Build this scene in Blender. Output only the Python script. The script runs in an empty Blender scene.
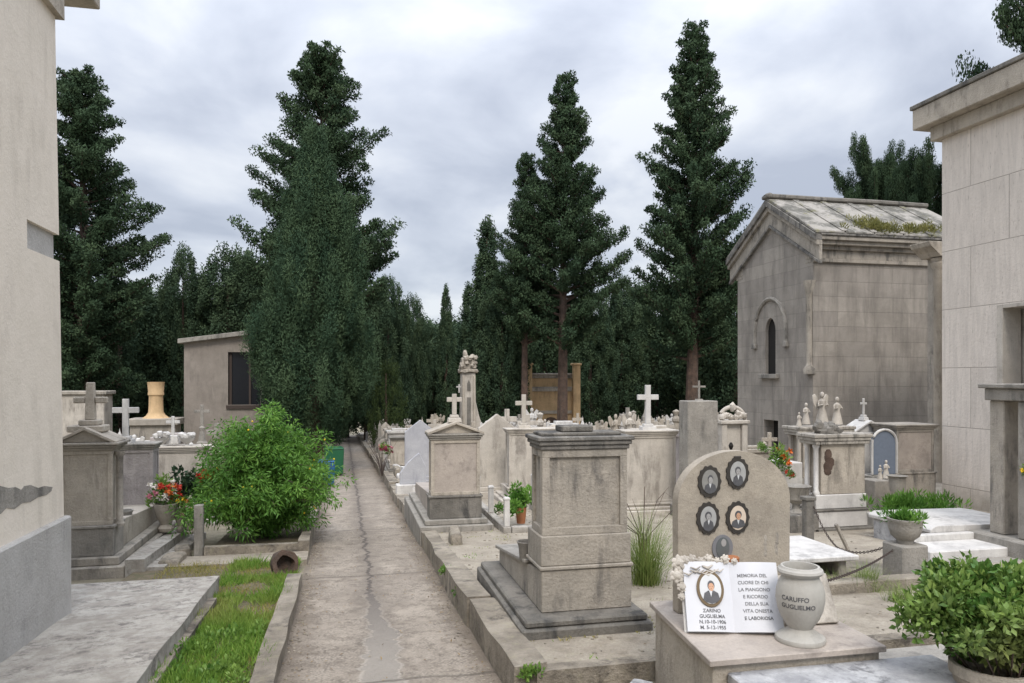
import bpy, bmesh, math, random
import numpy as np
from mathutils import Vector, Matrix, noise
C = bpy.context.scene
COL = C.collection
R = math.radians
# ---------------------------------------------------------------- camera
FPX, HOR, CH, SL = 740.0, 378.0, 1.7, 0.05      # focal length (px), horizon row, eye height, fall of the ground
YAW = math.atan(167/740.0)
cd = bpy.data.cameras.new('camera'); cam = bpy.data.objects.new('camera', cd); COL.objects.link(cam)
cam.location = (0, 0, CH); cam.rotation_euler = (R(90), 0, -YAW)
cd.sensor_width = 36; cd.lens = 36*FPX/1024; cd.shift_y = (HOR-341.5)/1024
cd.clip_end = 3000; cd.clip_start = .05
C.camera = cam
# ---------------------------------------------------------------- sky and sun
SUN_EL, SUN_AZ = 48, -176      # azimuth measured from +Y towards +X
w = bpy.data.worlds.new('World'); C.world = w; w.use_nodes = True
nt = w.node_tree; nt.nodes.clear()
def N(nt, t, **kw):
    n = nt.nodes.new(t)
    for k, v in kw.items():
        if k.startswith('i_'):
            n.inputs[int(k[2:])].default_value = v
        else: setattr(n, k, v)
    return n
def L(nt, a, b): nt.links.new(a, b)
out = N(nt, 'ShaderNodeOutputWorld'); bg = N(nt, 'ShaderNodeBackground'); L(nt, bg.outputs[0], out.inputs[0])
sky = N(nt, 'ShaderNodeTexSky', sky_type='NISHITA', sun_disc=False, sun_elevation=R(SUN_EL), sun_rotation=R(SUN_AZ))
tc = N(nt, 'ShaderNodeTexCoord'); sp = N(nt, 'ShaderNodeSeparateXYZ'); L(nt, tc.outputs['Generated'], sp.inputs[0])
mz = N(nt, 'ShaderNodeMath', operation='MAXIMUM', i_1=0.0); L(nt, sp.outputs[2], mz.inputs[0])
az = N(nt, 'ShaderNodeMath', operation='ADD', i_1=0.30); L(nt, mz.outputs[0], az.inputs[0])
dx = N(nt, 'ShaderNodeMath', operation='DIVIDE'); L(nt, sp.outputs[0], dx.inputs[0]); L(nt, az.outputs[0], dx.inputs[1])
dy = N(nt, 'ShaderNodeMath', operation='DIVIDE'); L(nt, sp.outputs[1], dy.inputs[0]); L(nt, az.outputs[0], dy.inputs[1])
cb = N(nt, 'ShaderNodeCombineXYZ'); L(nt, dx.outputs[0], cb.inputs[0]); L(nt, dy.outputs[0], cb.inputs[1])
n1 = N(nt, 'ShaderNodeTexNoise'); n1.inputs['Scale'].default_value = 2.3; n1.inputs['Detail'].default_value = 7
n1.inputs['Roughness'].default_value = .5; n1.inputs['Distortion'].default_value = .25; L(nt, cb.outputs[0], n1.inputs['Vector'])
cr = N(nt, 'ShaderNodeValToRGB'); L(nt, n1.outputs[0], cr.inputs[0])
e = cr.color_ramp.elements
e[0].position = .36; e[0].color = (.36, .39, .46, 1)
e[1].position = .63; e[1].color = (.62, .64, .675, 1)
m = cr.color_ramp.elements.new(.5); m.color = (.475, .505, .57, 1)
# overcast luminance: the zenith is brighter than the horizon
zp3 = N(nt, 'ShaderNodeMath', operation='POWER', i_1=2.6); L(nt, mz.outputs[0], zp3.inputs[0])
zen = N(nt, 'ShaderNodeMath', operation='MULTIPLY_ADD', i_1=3.6, i_2=.95); L(nt, zp3.outputs[0], zen.inputs[0])
cm = N(nt, 'ShaderNodeMixRGB', blend_type='MULTIPLY', i_0=1.0); L(nt, cr.outputs[0], cm.inputs[1]); L(nt, zen.outputs[0], cm.inputs[2])
sk = N(nt, 'ShaderNodeMixRGB', blend_type='MULTIPLY', i_0=1.0); sk.inputs[2].default_value = (.10, .10, .10, 1); L(nt, sky.outputs[0], sk.inputs[1])
mx = N(nt, 'ShaderNodeMixRGB', blend_type='MIX', i_0=.88); L(nt, sk.outputs[0], mx.inputs[1]); L(nt, cm.outputs[0], mx.inputs[2])
L(nt, mx.outputs[0], bg.inputs[0]); bg.inputs[1].default_value = 1.0
sd = bpy.data.lights.new('sun', 'SUN'); sun = bpy.data.objects.new('sun', sd); COL.objects.link(sun)
sd.energy = 1.5; sd.angle = R(20); sd.color = (1, .93, .84)
_d = Vector((math.sin(R(SUN_AZ))*math.cos(R(SUN_EL)), math.cos(R(SUN_AZ))*math.cos(R(SUN_EL)), math.sin(R(SUN_EL))))
_d.y = -abs(_d.y)      # behind the left shoulder
sun.rotation_euler = _d.to_track_quat('Z', 'Y').to_euler()
sky.sun_rotation = math.atan2(_d.x, _d.y)
C.view_settings.view_transform = 'Standard'; C.view_settings.look = 'None'
C.view_settings.exposure = 0.5; C.view_settings.gamma = 1.0
C.cycles.max_bounces = 5; C.cycles.diffuse_bounces = 3; C.cycles.transparent_max_bounces = 4
# ---------------------------------------------------------------- helpers
fx, fy = math.sin(YAW), math.cos(YAW); rx, ry = math.cos(YAW), -math.sin(YAW)
rnd = random.Random(5)
def gz(y):
    return -SL*min(max(y, -5), 75) if y < 75 else -SL*75
def xat(px, Y):                 # X of the point seen in column px at the distance Y along the path
    u = (px-512)/FPX
    return Y*(fx+u*rx)/(fy+u*ry)
def dep(X, Y): return X*fx+Y*fy
def zat(py, X, Y): return CH+dep(X, Y)*(HOR-py)/FPX
def PT(px, py, d):
    u = (px-512)/FPX; v = (HOR-py)/FPX
    return Vector((d*(fx+u*rx), d*(fy+u*ry), CH+d*v))

class B:
    def __init__(s): s.bm = bmesh.new()
    def _bev(s, vs, bev, seg=1):
        if bev > 0:
            es = {e for v in vs for e in v.link_edges}
            bmesh.ops.bevel(s.bm, geom=list(es), offset=bev, segments=seg, affect='EDGES', clamp_overlap=True)
    def box(s, x0, x1, y0, y1, z0, z1, bev=.006, taper=0, M=None):
        P = [(x0, y0, z0), (x1, y0, z0), (x1, y1, z0), (x0, y1, z0), (x0+taper, y0+taper, z1), (x1-taper, y0+taper, z1), (x1-taper, y1-taper, z1), (x0+taper, y1-taper, z1)]
        vs = [s.bm.verts.new((M @ Vector(p)) if M else p) for p in P]
        for f in ((0, 3, 2, 1), (4, 5, 6, 7), (0, 1, 5, 4), (1, 2, 6, 5), (2, 3, 7, 6), (3, 0, 4, 7)):
            s.bm.faces.new([vs[i] for i in f])
        s._bev(vs, bev); return s
    def prism(s, pts, a0, a1, ax='y', bev=.005, M=None):
        def q(p, a):
            v = {'y': (p[0], a, p[1]), 'x': (a, p[0], p[1]), 'z': (p[0], p[1], a)}[ax]
            return (M @ Vector(v)) if M else v
        A = [s.bm.verts.new(q(p, a0)) for p in pts]; D = [s.bm.verts.new(q(p, a1)) for p in pts]
        s.bm.faces.new(A); s.bm.faces.new(D[::-1]); n = len(pts)
        for i in range(n): s.bm.faces.new((A[i], D[i], D[(i+1) % n], A[(i+1) % n]))
        s._bev(A+D, bev); return s
    def lathe(s, prof, cx=0, cy=0, seg=20, z=0):
        rings = []
        for r, h in prof:
            if r < 1e-4: rings.append([s.bm.verts.new((cx, cy, z+h))])
            else: rings.append([s.bm.verts.new((cx+r*math.cos(2*math.pi*k/seg), cy+r*math.sin(2*math.pi*k/seg), z+h)) for k in range(seg)])
        for a, b in zip(rings, rings[1:]):
            for k in range(seg):
                k2 = (k+1) % seg
                if len(a) == 1 and len(b) == 1: continue
                if len(a) == 1: s.bm.faces.new((a[0], b[k], b[k2]))
                elif len(b) == 1: s.bm.faces.new((a[k], b[0], a[k2]))
                else: s.bm.faces.new((a[k], b[k], b[k2], a[k2]))
        return s
    def tube(s, pts, rad, seg=6):
        pts = [Vector(p) for p in pts]; n = len(pts)
        if not hasattr(rad, '__len__'): rad = [rad]*n
        prev = None
        for i, p in enumerate(pts):
            d = (pts[min(i+1, n-1)]-pts[max(i-1, 0)]).normalized()
            a = d.orthogonal().normalized() if abs(d.z) > .9 else d.cross(Vector((0, 0, 1))).normalized()
            b = d.cross(a)
            ring = [s.bm.verts.new(p+(a*math.cos(2*math.pi*k/seg)+b*math.sin(2*math.pi*k/seg))*rad[i]) for k in range(seg)]
            if prev:
                for k in range(seg): s.bm.faces.new((prev[k], prev[(k+1) % seg], ring[(k+1) % seg], ring[k]))
            else: s.bm.faces.new(ring[::-1])
            prev = ring
        s.bm.faces.new(prev); return s
    def ball(s, c, r, seg=12, M=None, wob=0):
        if not hasattr(r, '__len__'): r = (r, r, r)
        ret = bmesh.ops.create_uvsphere(s.bm, u_segments=seg, v_segments=max(6, seg*2//3), radius=1)
        for v in ret['verts']:
            k = 1+(wob*noise.noise(v.co*2.3+Vector(c)*7) if wob else 0)
            q = Vector((v.co.x*r[0], v.co.y*r[1], v.co.z*r[2]))*k+Vector(c)
            v.co = (M @ q) if M else q
        return s
    def slope(s, x0, x1, y0, y1, h0, h1, n=1, jit=0, zs=1):    # a slab that follows the fall of the ground
        rows = []
        for i in range(n+1):
            y = y0+(y1-y0)*i/n; g = -SL*y
            j = lambda k: jit*noise.noise(Vector((y*1.7, k*9.1, x0*3)))
            rows.append([s.bm.verts.new(p) for p in ((x0+j(0), y, g+h0), (x1+j(1), y, g+h0), (x1+j(2), y, g+h1+j(4)), (x0+j(3), y, g+h1+j(5)))])
        for a, b in zip(rows, rows[1:]):
            for k in range(4): s.bm.faces.new((a[k], b[k], b[(k+1) % 4], a[(k+1) % 4]))
        s.bm.faces.new(rows[0]); s.bm.faces.new(rows[-1][::-1]); return s
    def rough(s, cuts, amp, sc=3):
        bmesh.ops.subdivide_edges(s.bm, edges=s.bm.edges[:], cuts=cuts, use_grid_fill=True)
        for v in s.bm.verts:
            p = v.co*sc
            v.co += Vector((noise.noise(p), noise.noise(p+Vector((9, 3, 1))), noise.noise(p+Vector((1, 7, 5)))))*amp
        return s
    def mesh(s, name, mat, smooth=False):
        bmesh.ops.recalc_face_normals(s.bm, faces=s.bm.faces[:])
        me = bpy.data.meshes.new(name); s.bm.to_mesh(me); s.bm.free()
        me.materials.append(mat)
        if smooth:
            me.polygons.foreach_set('use_smooth', [True]*len(me.polygons))
            if hasattr(me, 'set_sharp_from_angle'): me.set_sharp_from_angle(angle=R(38))
        return me
    def out(s, name, mat, parent=None, smooth=False, label=None, loc=None, rz=0):
        o = bpy.data.objects.new(name, s.mesh(name, mat, smooth)); COL.objects.link(o)
        if parent: o.parent = parent
        if loc: o.location = loc
        o.rotation_euler.z = rz
        if label: o['label'] = label
        return o
def thing(name, label, cat, loc=(0, 0, 0), rz=0, group=None):
    o = bpy.data.objects.new(name, None); COL.objects.link(o); o.empty_display_size = .1
    o.location = loc; o.rotation_euler.z = rz; o['label'] = label; o['category'] = cat
    if group: o['group'] = group
    return o
def tag(o, label, cat, group=None, kind=None):
    o['label'] = label; o['category'] = cat
    if group: o['group'] = group
    if kind: o['kind'] = kind
    return o
def link(name, me, parent=None, loc=(0, 0, 0), rz=0, sc=1):
    o = bpy.data.objects.new(name, me); COL.objects.link(o)
    if parent: o.parent = parent
    o.location = loc; o.rotation_euler.z = rz
    o.scale = (sc, sc, sc) if not hasattr(sc, '__len__') else sc
    return o
def struct(o): o['kind'] = 'structure'; return o
# ---------------------------------------------------------------- materials
def mat(name, rough=.85):
    m = bpy.data.materials.new(name); m.use_nodes = True
    p = m.node_tree.nodes['Principled BSDF']; p.inputs['Roughness'].default_value = rough
    p.inputs['Specular IOR Level'].default_value = .3
    return m, m.node_tree, p
def nz(nt, vec, scale, detail=6, rough=.55, dist=0):
    n = nt.nodes.new('ShaderNodeTexNoise'); n.inputs['Scale'].default_value = scale; n.inputs['Detail'].default_value = detail
    n.inputs['Roughness'].default_value = rough; n.inputs['Distortion'].default_value = dist
    if vec: nt.links.new(vec, n.inputs['Vector'])
    return n.outputs[0]
def ramp(nt, fac, *stops):
    r = nt.nodes.new('ShaderNodeValToRGB'); nt.links.new(fac, r.inputs[0]); el = r.color_ramp.elements
    while len(el) < len(stops): el.new(.5)
    for q, (p, c) in zip(el, stops):
        q.position = p; q.color = (c, c, c, 1) if not hasattr(c, '__len__') else (*c, 1)
    return r.outputs[0]
def mixc(nt, fac, a, b, mode='MIX'):
    m = nt.nodes.new('ShaderNodeMixRGB'); m.blend_type = mode
    for i, v in enumerate((fac, a, b)):
        if hasattr(v, 'links'): nt.links.new(v, m.inputs[i])
        elif i == 0: m.inputs[0].default_value = v
        else: m.inputs[i].default_value = (*v, 1)
    return m.outputs[0]
def mth(nt, op, a, b=0, c=None):
    m = nt.nodes.new('ShaderNodeMath'); m.operation = op
    for i, v in enumerate((a, b) if c is None else (a, b, c)):
        if hasattr(v, 'links'): nt.links.new(v, m.inputs[i])
        else: m.inputs[i].default_value = v
    return m.outputs[0]
def pos(nt, sc=(1, 1, 1)):
    g = nt.nodes.new('ShaderNodeNewGeometry'); mp = nt.nodes.new('ShaderNodeMapping'); mp.inputs['Scale'].default_value = sc
    nt.links.new(g.outputs['Position'], mp.inputs['Vector']); return mp.outputs[0]
def bump(nt, p, h, st, dist=.01):
    b = nt.nodes.new('ShaderNodeBump'); b.inputs['Strength'].default_value = st; b.inputs['Distance'].default_value = dist
    nt.links.new(h, b.inputs['Height']); nt.links.new(b.outputs[0], p.inputs['Normal'])
def stone(name, c1, c2, dirt=(.06, .06, .055), amt=.5, sc=1.0, rough=.88, bmp=.5, speck=.25, lichen=0, streak=True):
    m, t, p = mat(name, rough)
    v = pos(t); vs = pos(t, (1, 1, .22))
    col = mixc(t, ramp(t, nz(t, v, 2.6*sc, 10, .68), (.38, 0.), (.60, 1.)), c1, c2)
    col = mixc(t, mth(t, 'MULTIPLY', ramp(t, nz(t, v, 70*sc, 3, .7), (.35, 1.), (.6, 0.)), speck), col, tuple(x*.55 for x in c1))
    a = ramp(t, nz(t, vs if streak else v, 6*sc, 10, .72, .3), (.47, 0.), (.60, 1.))
    a2 = ramp(t, nz(t, v, 1.6*sc, 8, .65), (.44, 0.), (.58, 1.))
    a3 = ramp(t, nz(t, v, 26*sc, 8, .8), (.53, 0.), (.64, 1.))
    f = mth(t, 'MULTIPLY', mth(t, 'ADD', mth(t, 'MULTIPLY', a, mth(t, 'ADD', mth(t, 'MULTIPLY', a2, .8), .2)), mth(t, 'MULTIPLY', a3, .22)), amt)
    col = mixc(t, f, col, dirt)
    if lichen:
        col = mixc(t, mth(t, 'MULTIPLY', ramp(t, nz(t, v, 9, 6, .7), (.55, 0.), (.68, 1.)), lichen), col, (.42, .40, .24))
    L(t, col, p.inputs['Base Color'])
    h = mth(t, 'ADD', nz(t, v, 45*sc, 5, .7), mth(t, 'MULTIPLY', nz(t, v, 7*sc, 4, .6), 1.5))
    bump(t, p, h, min(1, bmp*1.3), .018)
    return m
def plain(name, c, rough=.6, var=.15, sc=20, metal=0):
    m, t, p = mat(name, rough)
    L(t, mixc(t, nz(t, pos(t), sc, 5), tuple(x*(1-var) for x in c), tuple(min(1, x*(1+var)) for x in c)), p.inputs['Base Color'])
    p.inputs['Metallic'].default_value = metal
    return m
def leafm(name, c1, c2, c3=None, tr=.25, rough=.6):
    m, t, p = mat(name, rough)
    a = t.nodes.new('ShaderNodeAttribute'); a.attribute_name = 'tone'
    col = mixc(t, a.outputs['Fac'], c1, c2)
    if c3: col = mixc(t, ramp(t, nz(t, pos(t), .6, 3), (.5, 0.), (.66, 1.)), col, c3)
    L(t, col, p.inputs['Base Color'])
    if c1[1] < .08: p.inputs['Roughness'].default_value = .85; p.inputs['Specular IOR Level'].default_value = .08
    d = t.nodes.new('ShaderNodeBsdfTranslucent'); L(t, col, d.inputs[0])
    ms = t.nodes.new('ShaderNodeMixShader'); ms.inputs[0].default_value = tr
    L(t, p.outputs[0], ms.inputs[1]); L(t, d.outputs[0], ms.inputs[2]); L(t, ms.outputs[0], t.nodes['Material Output'].inputs[0])
    return m
M = {}
M['tan'] = stone('tan_stone', (.50, .445, .37), (.40, .355, .295), amt=.6, dirt=(.10, .09, .075))
M['tan2'] = stone('beige_stone', (.43, .385, .325), (.33, .30, .255), amt=.75, dirt=(.09, .085, .08))
M['grey'] = stone('grey_stone', (.36, .335, .295), (.27, .25, .22), amt=.6)
M['dark'] = stone('dark_weathered_stone', (.24, .222, .195), (.15, .14, .122), amt=.8, dirt=(.045, .045, .045))
M['crust'] = stone('blackened_cornice_stone', (.29, .27, .24), (.14, .135, .125), amt=1.0, dirt=(.04, .04, .04), sc=1.6)
M['marble'] = stone('white_marble', (.64, .62, .585), (.52, .50, .475), amt=.5, dirt=(.16, .155, .15), rough=.6, bmp=.2, speck=.1)
M['cream'] = stone('cream_marble', (.56, .515, .45), (.45, .41, .355), amt=.65, dirt=(.16, .14, .12), bmp=.25)
M['lilac'] = stone('bluish_marble', (.46, .46, .475), (.37, .37, .395), amt=.4, dirt=(.20, .20, .24), rough=.6, bmp=.2)
M['pink'] = stone('mauve_grey_stone', (.44, .395, .375), (.36, .325, .31), amt=.4, dirt=(.1, .09, .085))
M['pinkm'] = stone('rose_beige_marble', (.46, .40, .345), (.36, .315, .275), amt=.5, dirt=(.13, .11, .10), rough=.5, bmp=.15, speck=.3, streak=False)
M['heads'] = stone('blotchy_headstone_stone', (.44, .385, .31), (.34, .30, .245), amt=.35, dirt=(.17, .14, .11), sc=1.8, rough=.7, bmp=.25, speck=.3, streak=False)
M['stained'] = stone('black_streaked_pale_stone', (.50, .46, .40), (.36, .33, .285), amt=1.0, dirt=(.05, .048, .045), sc=1.8)
M['mott'] = stone('mottled_grey_marble', (.50, .50, .50), (.30, .30, .31), amt=.8, dirt=(.13, .13, .135), sc=2.2, rough=.5, bmp=.2, streak=False)
M['white'] = plain('white_plaque_marble', (.60, .605, .63), .4, .04)
M['ink'] = plain('black_engraved_paint', (.09, .09, .095), .6, .4, 60)
M['inkg'] = plain('faded_grey_paint', (.19, .19, .20), .7)
M['kerb'] = stone('kerb_concrete', (.38, .335, .27), (.22, .19, .15), amt=.9, dirt=(.08, .07, .06), bmp=1.0, lichen=.25, streak=False)
M['yard'] = stone('packed_pale_earth', (.44, .39, .315), (.32, .28, .225), amt=.5, dirt=(.15, .12, .09), sc=.9, bmp=1.0, speck=.5, streak=False, lichen=.15)
M['slab'] = stone('pale_worn_slab', (.50, .47, .42), (.34, .31, .27), amt=.9, dirt=(.17, .155, .14), sc=2.2, bmp=.6, streak=False)
M['plaster'] = stone('cream_plaster', (.76, .685, .585), (.72, .65, .55), amt=.22, dirt=(.34, .30, .25), bmp=.2, speck=.05)
M['plinth'] = stone('grey_cement_plinth', (.47, .455, .43), (.40, .385, .36), amt=.4, dirt=(.18, .175, .17), bmp=.4, speck=.2)
M['render'] = stone('beige_render', (.30, .265, .23), (.25, .22, .19), amt=.35, dirt=(.13, .115, .10), bmp=.3, speck=.15)
M['yellow'] = stone('ochre_stone', (.66, .46, .26), (.54, .38, .21), amt=.4, dirt=(.20, .13, .08))
M['clay'] = plain('terracotta', (.36, .15, .07), .8)
M['iron'] = plain('rusty_iron', (.06, .045, .038), .7)
M['bronze'] = plain('dark_bronze', (.045, .04, .035), .5, .3, 80)
M['bark'] = stone('bark', (.15, .10, .075), (.08, .055, .042), amt=.5, sc=2, bmp=1)
M['glass'] = plain('dark_window_glass', (.012, .014, .018), .12, .1)
M['void'] = plain('dark_interior', (.02, .018, .016), .9)
M['bin_g'] = plain('green_plastic', (.02, .11, .05), .5)
M['bin_b'] = plain('blue_plastic', (.02, .10, .26), .5)
M['red'] = plain('red_petals', (.55, .05, .03), .6, .3)
M['orange'] = plain('orange_petals', (.62, .15, .03), .6, .3)
M['yel'] = plain('yellow_petals', (.75, .52, .03), .6, .2)
M['wht'] = plain('white_petals', (.75, .70, .62), .6, .1)
M['pnk'] = plain('pink_petals', (.55, .2, .25), .6, .3)
M['vio'] = plain('crimson_petals', (.22, .03, .06), .6, .3)
M['fgrn'] = plain('flower_foliage', (.05, .12, .03), .6, .4)
M['con'] = leafm('conifer_foliage', (.034, .060, .034), (.072, .108, .055), (.045, .075, .038), .12)
M['cyp'] = leafm('cypress_foliage', (.032, .062, .036), (.078, .120, .060), None, .12)
M['hazec'] = leafm('haze_lifted_foliage', (.038, .066, .040), (.080, .118, .062), None, .12)  # background foliage, colour raised to stand in for distance haze
M['bush'] = leafm('bush_leaves', (.065, .17, .025), (.17, .33, .055), None, .3)
M['box'] = leafm('glossy_leaves', (.075, .17, .03), (.22, .34, .075), None, .2, .4)
M['shrub'] = leafm('mixed_glossy_leaves', (.07, .16, .03), (.24, .34, .085), (.26, .22, .10), .2, .4)
M['grass'] = leafm('grass_blades', (.09, .20, .025), (.23, .36, .06), (.30, .31, .09), .3)
M['gdry'] = leafm('dry_grass_blades', (.20, .22, .05), (.38, .31, .11), None, .3)
M['gr2'] = leafm('long_grass_blades', (.12, .20, .04), (.27, .31, .10), None, .3)
M['olive'] = leafm('olive_foliage', (.04, .065, .025), (.075, .105, .04), None, .2)
M['moss'] = leafm('moss_tufts', (.12, .125, .035), (.24, .225, .07), None, .2)
# coursed masonry of the mausoleum, travertine panels
def masonry(name, c1, c2, bw, bh, mortar, msize, vein=False, amt=.5):
    m, t, p = mat(name, .85)
    g = t.nodes.new('ShaderNodeNewGeometry'); s = t.nodes.new('ShaderNodeSeparateXYZ'); L(t, g.outputs['Position'], s.inputs[0])
    cbn = t.nodes.new('ShaderNodeCombineXYZ'); L(t, mth(t, 'ADD', s.outputs[0], s.outputs[1]), cbn.inputs[0]); L(t, s.outputs[2], cbn.inputs[1])
    bt = t.nodes.new('ShaderNodeTexBrick'); L(t, cbn.outputs[0], bt.inputs['Vector'])
    bt.inputs['Color1'].default_value = (*c1, 1); bt.inputs['Color2'].default_value = (*c2, 1); bt.inputs['Mortar'].default_value = (*mortar, 1)
    bt.inputs['Scale'].default_value = 1; bt.inputs['Brick Width'].default_value = bw; bt.inputs['Row Height'].default_value = bh
    bt.inputs['Mortar Size'].default_value = msize; bt.inputs['Mortar Smooth'].default_value = .4; bt.inputs['Bias'].default_value = 0
    v = pos(t)
    col = mixc(t, mth(t, 'MULTIPLY', ramp(t, nz(t, v, 1.3, 9, .65, .4), (.42, 0.), (.68, 1.)), amt), bt.outputs[0], tuple(x*.42 for x in c1))
    if vein:
        a = ramp(t, nz(t, pos(t, (9, 9, .9)), 1.6, 8, .65, .6), (.42, 0.), (.62, 1.))
        col = mixc(t, mth(t, 'MULTIPLY', a, .45), col, tuple(x*.66 for x in c1))
        b = ramp(t, nz(t, pos(t, (14, 14, 2.2)), 3.5, 6, .7), (.60, 0.), (.67, 1.))
        col = mixc(t, mth(t, 'MULTIPLY', b, .55), col, (.20, .17, .14))
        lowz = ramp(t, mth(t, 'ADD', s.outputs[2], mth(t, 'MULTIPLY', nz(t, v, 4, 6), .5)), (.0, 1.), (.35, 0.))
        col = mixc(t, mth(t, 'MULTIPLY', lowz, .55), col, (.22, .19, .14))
    else:
        a = ramp(t, nz(t, pos(t, (3, 3, .5)), 1.4, 8, .65), (.46, 0.), (.68, 1.))
        col = mixc(t, mth(t, 'MULTIPLY', a, .5), col, (.11, .10, .09))
        col = mixc(t, mth(t, 'MULTIPLY', ramp(t, nz(t, v, 25, 5, .7), (.4, 0.), (.7, 1.)), .3), col, tuple(x*.6 for x in c1))
    L(t, col, p.inputs['Base Color'])
    bump(t, p, mth(t, 'ADD', mth(t, 'MULTIPLY', bt.outputs['Fac'], -1.2), nz(t, v, 22, 6, .7)), .5, .02)
    return m
M['ashlar'] = masonry('coursed_ashlar', (.375, .34, .295), (.30, .272, .24), 1.05, .37, (.255, .23, .20), .007, amt=.55)
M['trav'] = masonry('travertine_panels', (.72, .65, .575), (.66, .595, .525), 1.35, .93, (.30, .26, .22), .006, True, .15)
def roofmat():
    m, t, p = mat('weathered_roof_slabs', .9)
    v = pos(t)
    col = mixc(t, ramp(t, nz(t, v, 1.8, 9, .7), (.42, 0.), (.56, 1.)), (.12, .115, .10), (.31, .29, .26))
    col = mixc(t, ramp(t, nz(t, v, 9, 8, .75), (.56, 0.), (.68, .6)), col, (.55, .53, .48))
    col = mixc(t, ramp(t, nz(t, v, 3.1, 8, .7), (.56, 0.), (.66, .6)), col, (.17, .16, .06))
    L(t, col, p.inputs['Base Color']); bump(t, p, nz(t, v, 14, 7, .7), .6, .03)
    return m
M['roof'] = roofmat()
def pathmat():
    m, t, p = mat('worn_concrete_path', .9)
    g = t.nodes.new('ShaderNodeNewGeometry'); s = t.nodes.new('ShaderNodeSeparateXYZ'); L(t, g.outputs['Position'], s.inputs[0])
    X, Y = s.outputs[0], s.outputs[1]; v = pos(t)
    col = mixc(t, ramp(t, nz(t, v, 1.6, 9, .62), (.36, 0.), (.62, 1.)), (.235, .20, .162), (.36, .312, .255))
    # gravelly worn aggregate
    vo = t.nodes.new('ShaderNodeTexVoronoi'); vo.inputs['Scale'].default_value = 55; L(t, v, vo.inputs['Vector'])
    ag = mixc(t, vo.outputs['Distance'], (.46, .40, .33), (.10, .085, .07))
    worn = ramp(t, nz(t, v, 4.2, 10, .75, .4), (.40, 0.), (.62, 1.))
    col = mixc(t, mth(t, 'MULTIPLY', worn, .85), col, ag)
    # brown soil along the edges and blotches of soil
    ed = mth(t, 'ABSOLUTE', mth(t, 'SUBTRACT', X, .28))
    ed = mth(t, 'ADD', ed, mth(t, 'MULTIPLY', nz(t, v, 3.5, 7, .65), .45))
    col = mixc(t, ramp(t, ed, (.70, 0.), (.88, .75)), col, (.155, .125, .095))
    col = mixc(t, ramp(t, nz(t, v, 7, 10, .8), (.49, 0.), (.62, .8)), col, (.15, .125, .10))
    col = mixc(t, ramp(t, nz(t, pos(t, (2.2, .35, 1)), 1.3, 7, .65), (.50, 0.), (.62, .35)), col, (.20, .17, .14))
    # the wandering crack and the smoother repair in it
    wob = mth(t, 'MULTIPLY', mth(t, 'SUBTRACT', nz(t, pos(t, (.25, 1, 1)), 1.9, 10, .75), .5), .50)
    dd = mth(t, 'ABSOLUTE', mth(t, 'SUBTRACT', mth(t, 'ADD', X, wob), .25))
    near = mth(t, 'SUBTRACT', 1, mth(t, 'MULTIPLY', mth(t, 'SUBTRACT', Y, 5.2), .45)); near = mth(t, 'MINIMUM', mth(t, 'MAXIMUM', near, 0), 1)
    wd = mth(t, 'ADD', mth(t, 'MULTIPLY', near, .095), .018)
    wd = mth(t, 'ADD', wd, mth(t, 'MULTIPLY', mth(t, 'SUBTRACT', nz(t, v, 9, 5), .5), .035))
    inside = mth(t, 'LESS_THAN', dd, wd)
    rim = mth(t, 'LESS_THAN', dd, mth(t, 'ADD', wd, .022))
    damp = ramp(t, mth(t, 'ADD', dd, mth(t, 'MULTIPLY', mth(t, 'SUBTRACT', nz(t, v, 5, 7, .7), .5), .35)), (.04, .65), (.20, 0.))
    col = mixc(t, damp, col, (.17, .145, .12))
    col = mixc(t, mth(t, 'MULTIPLY', mth(t, 'MULTIPLY', rim, near), .5), col, (.45, .41, .355))
    rep = mixc(t, nz(t, v, 12, 6, .7), (.24, .215, .185), (.31, .28, .24))
    rep = mixc(t, near, (.10, .085, .075), rep)
    col = mixc(t, mth(t, 'MULTIPLY', inside, .9), col, rep)
    # transverse joints
    jt = mth(t, 'ABSOLUTE', mth(t, 'SUBTRACT', mth(t, 'FRACT', mth(t, 'MULTIPLY', mth(t, 'ADD', Y, mth(t, 'MULTIPLY', nz(t, v, 3), .12)), .31)), .5))
    col = mixc(t, mth(t, 'MULTIPLY', mth(t, 'LESS_THAN', jt, .006), .6), col, (.10, .085, .07))
    L(t, col, p.inputs['Base Color'])
    hh = mth(t, 'ADD', mth(t, 'ADD', nz(t, v, 40, 5, .7), mth(t, 'MULTIPLY', inside, -1.0)), mth(t, 'MULTIPLY', mth(t, 'MULTIPLY', worn, vo.outputs['Distance']), -1.2))
    bump(t, p, hh, .7, .012)
    return m
M['path'] = pathmat()
M['soil'] = stone('brown_soil', (.20, .16, .11), (.13, .11, .07), amt=.5, dirt=(.07, .08, .03), bmp=1, speck=.5, streak=False)
M['earth'] = stone('dry_ground', (.30, .26, .19), (.21, .185, .13), amt=.5, dirt=(.10, .11, .05), bmp=1, speck=.5, streak=False)

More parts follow.
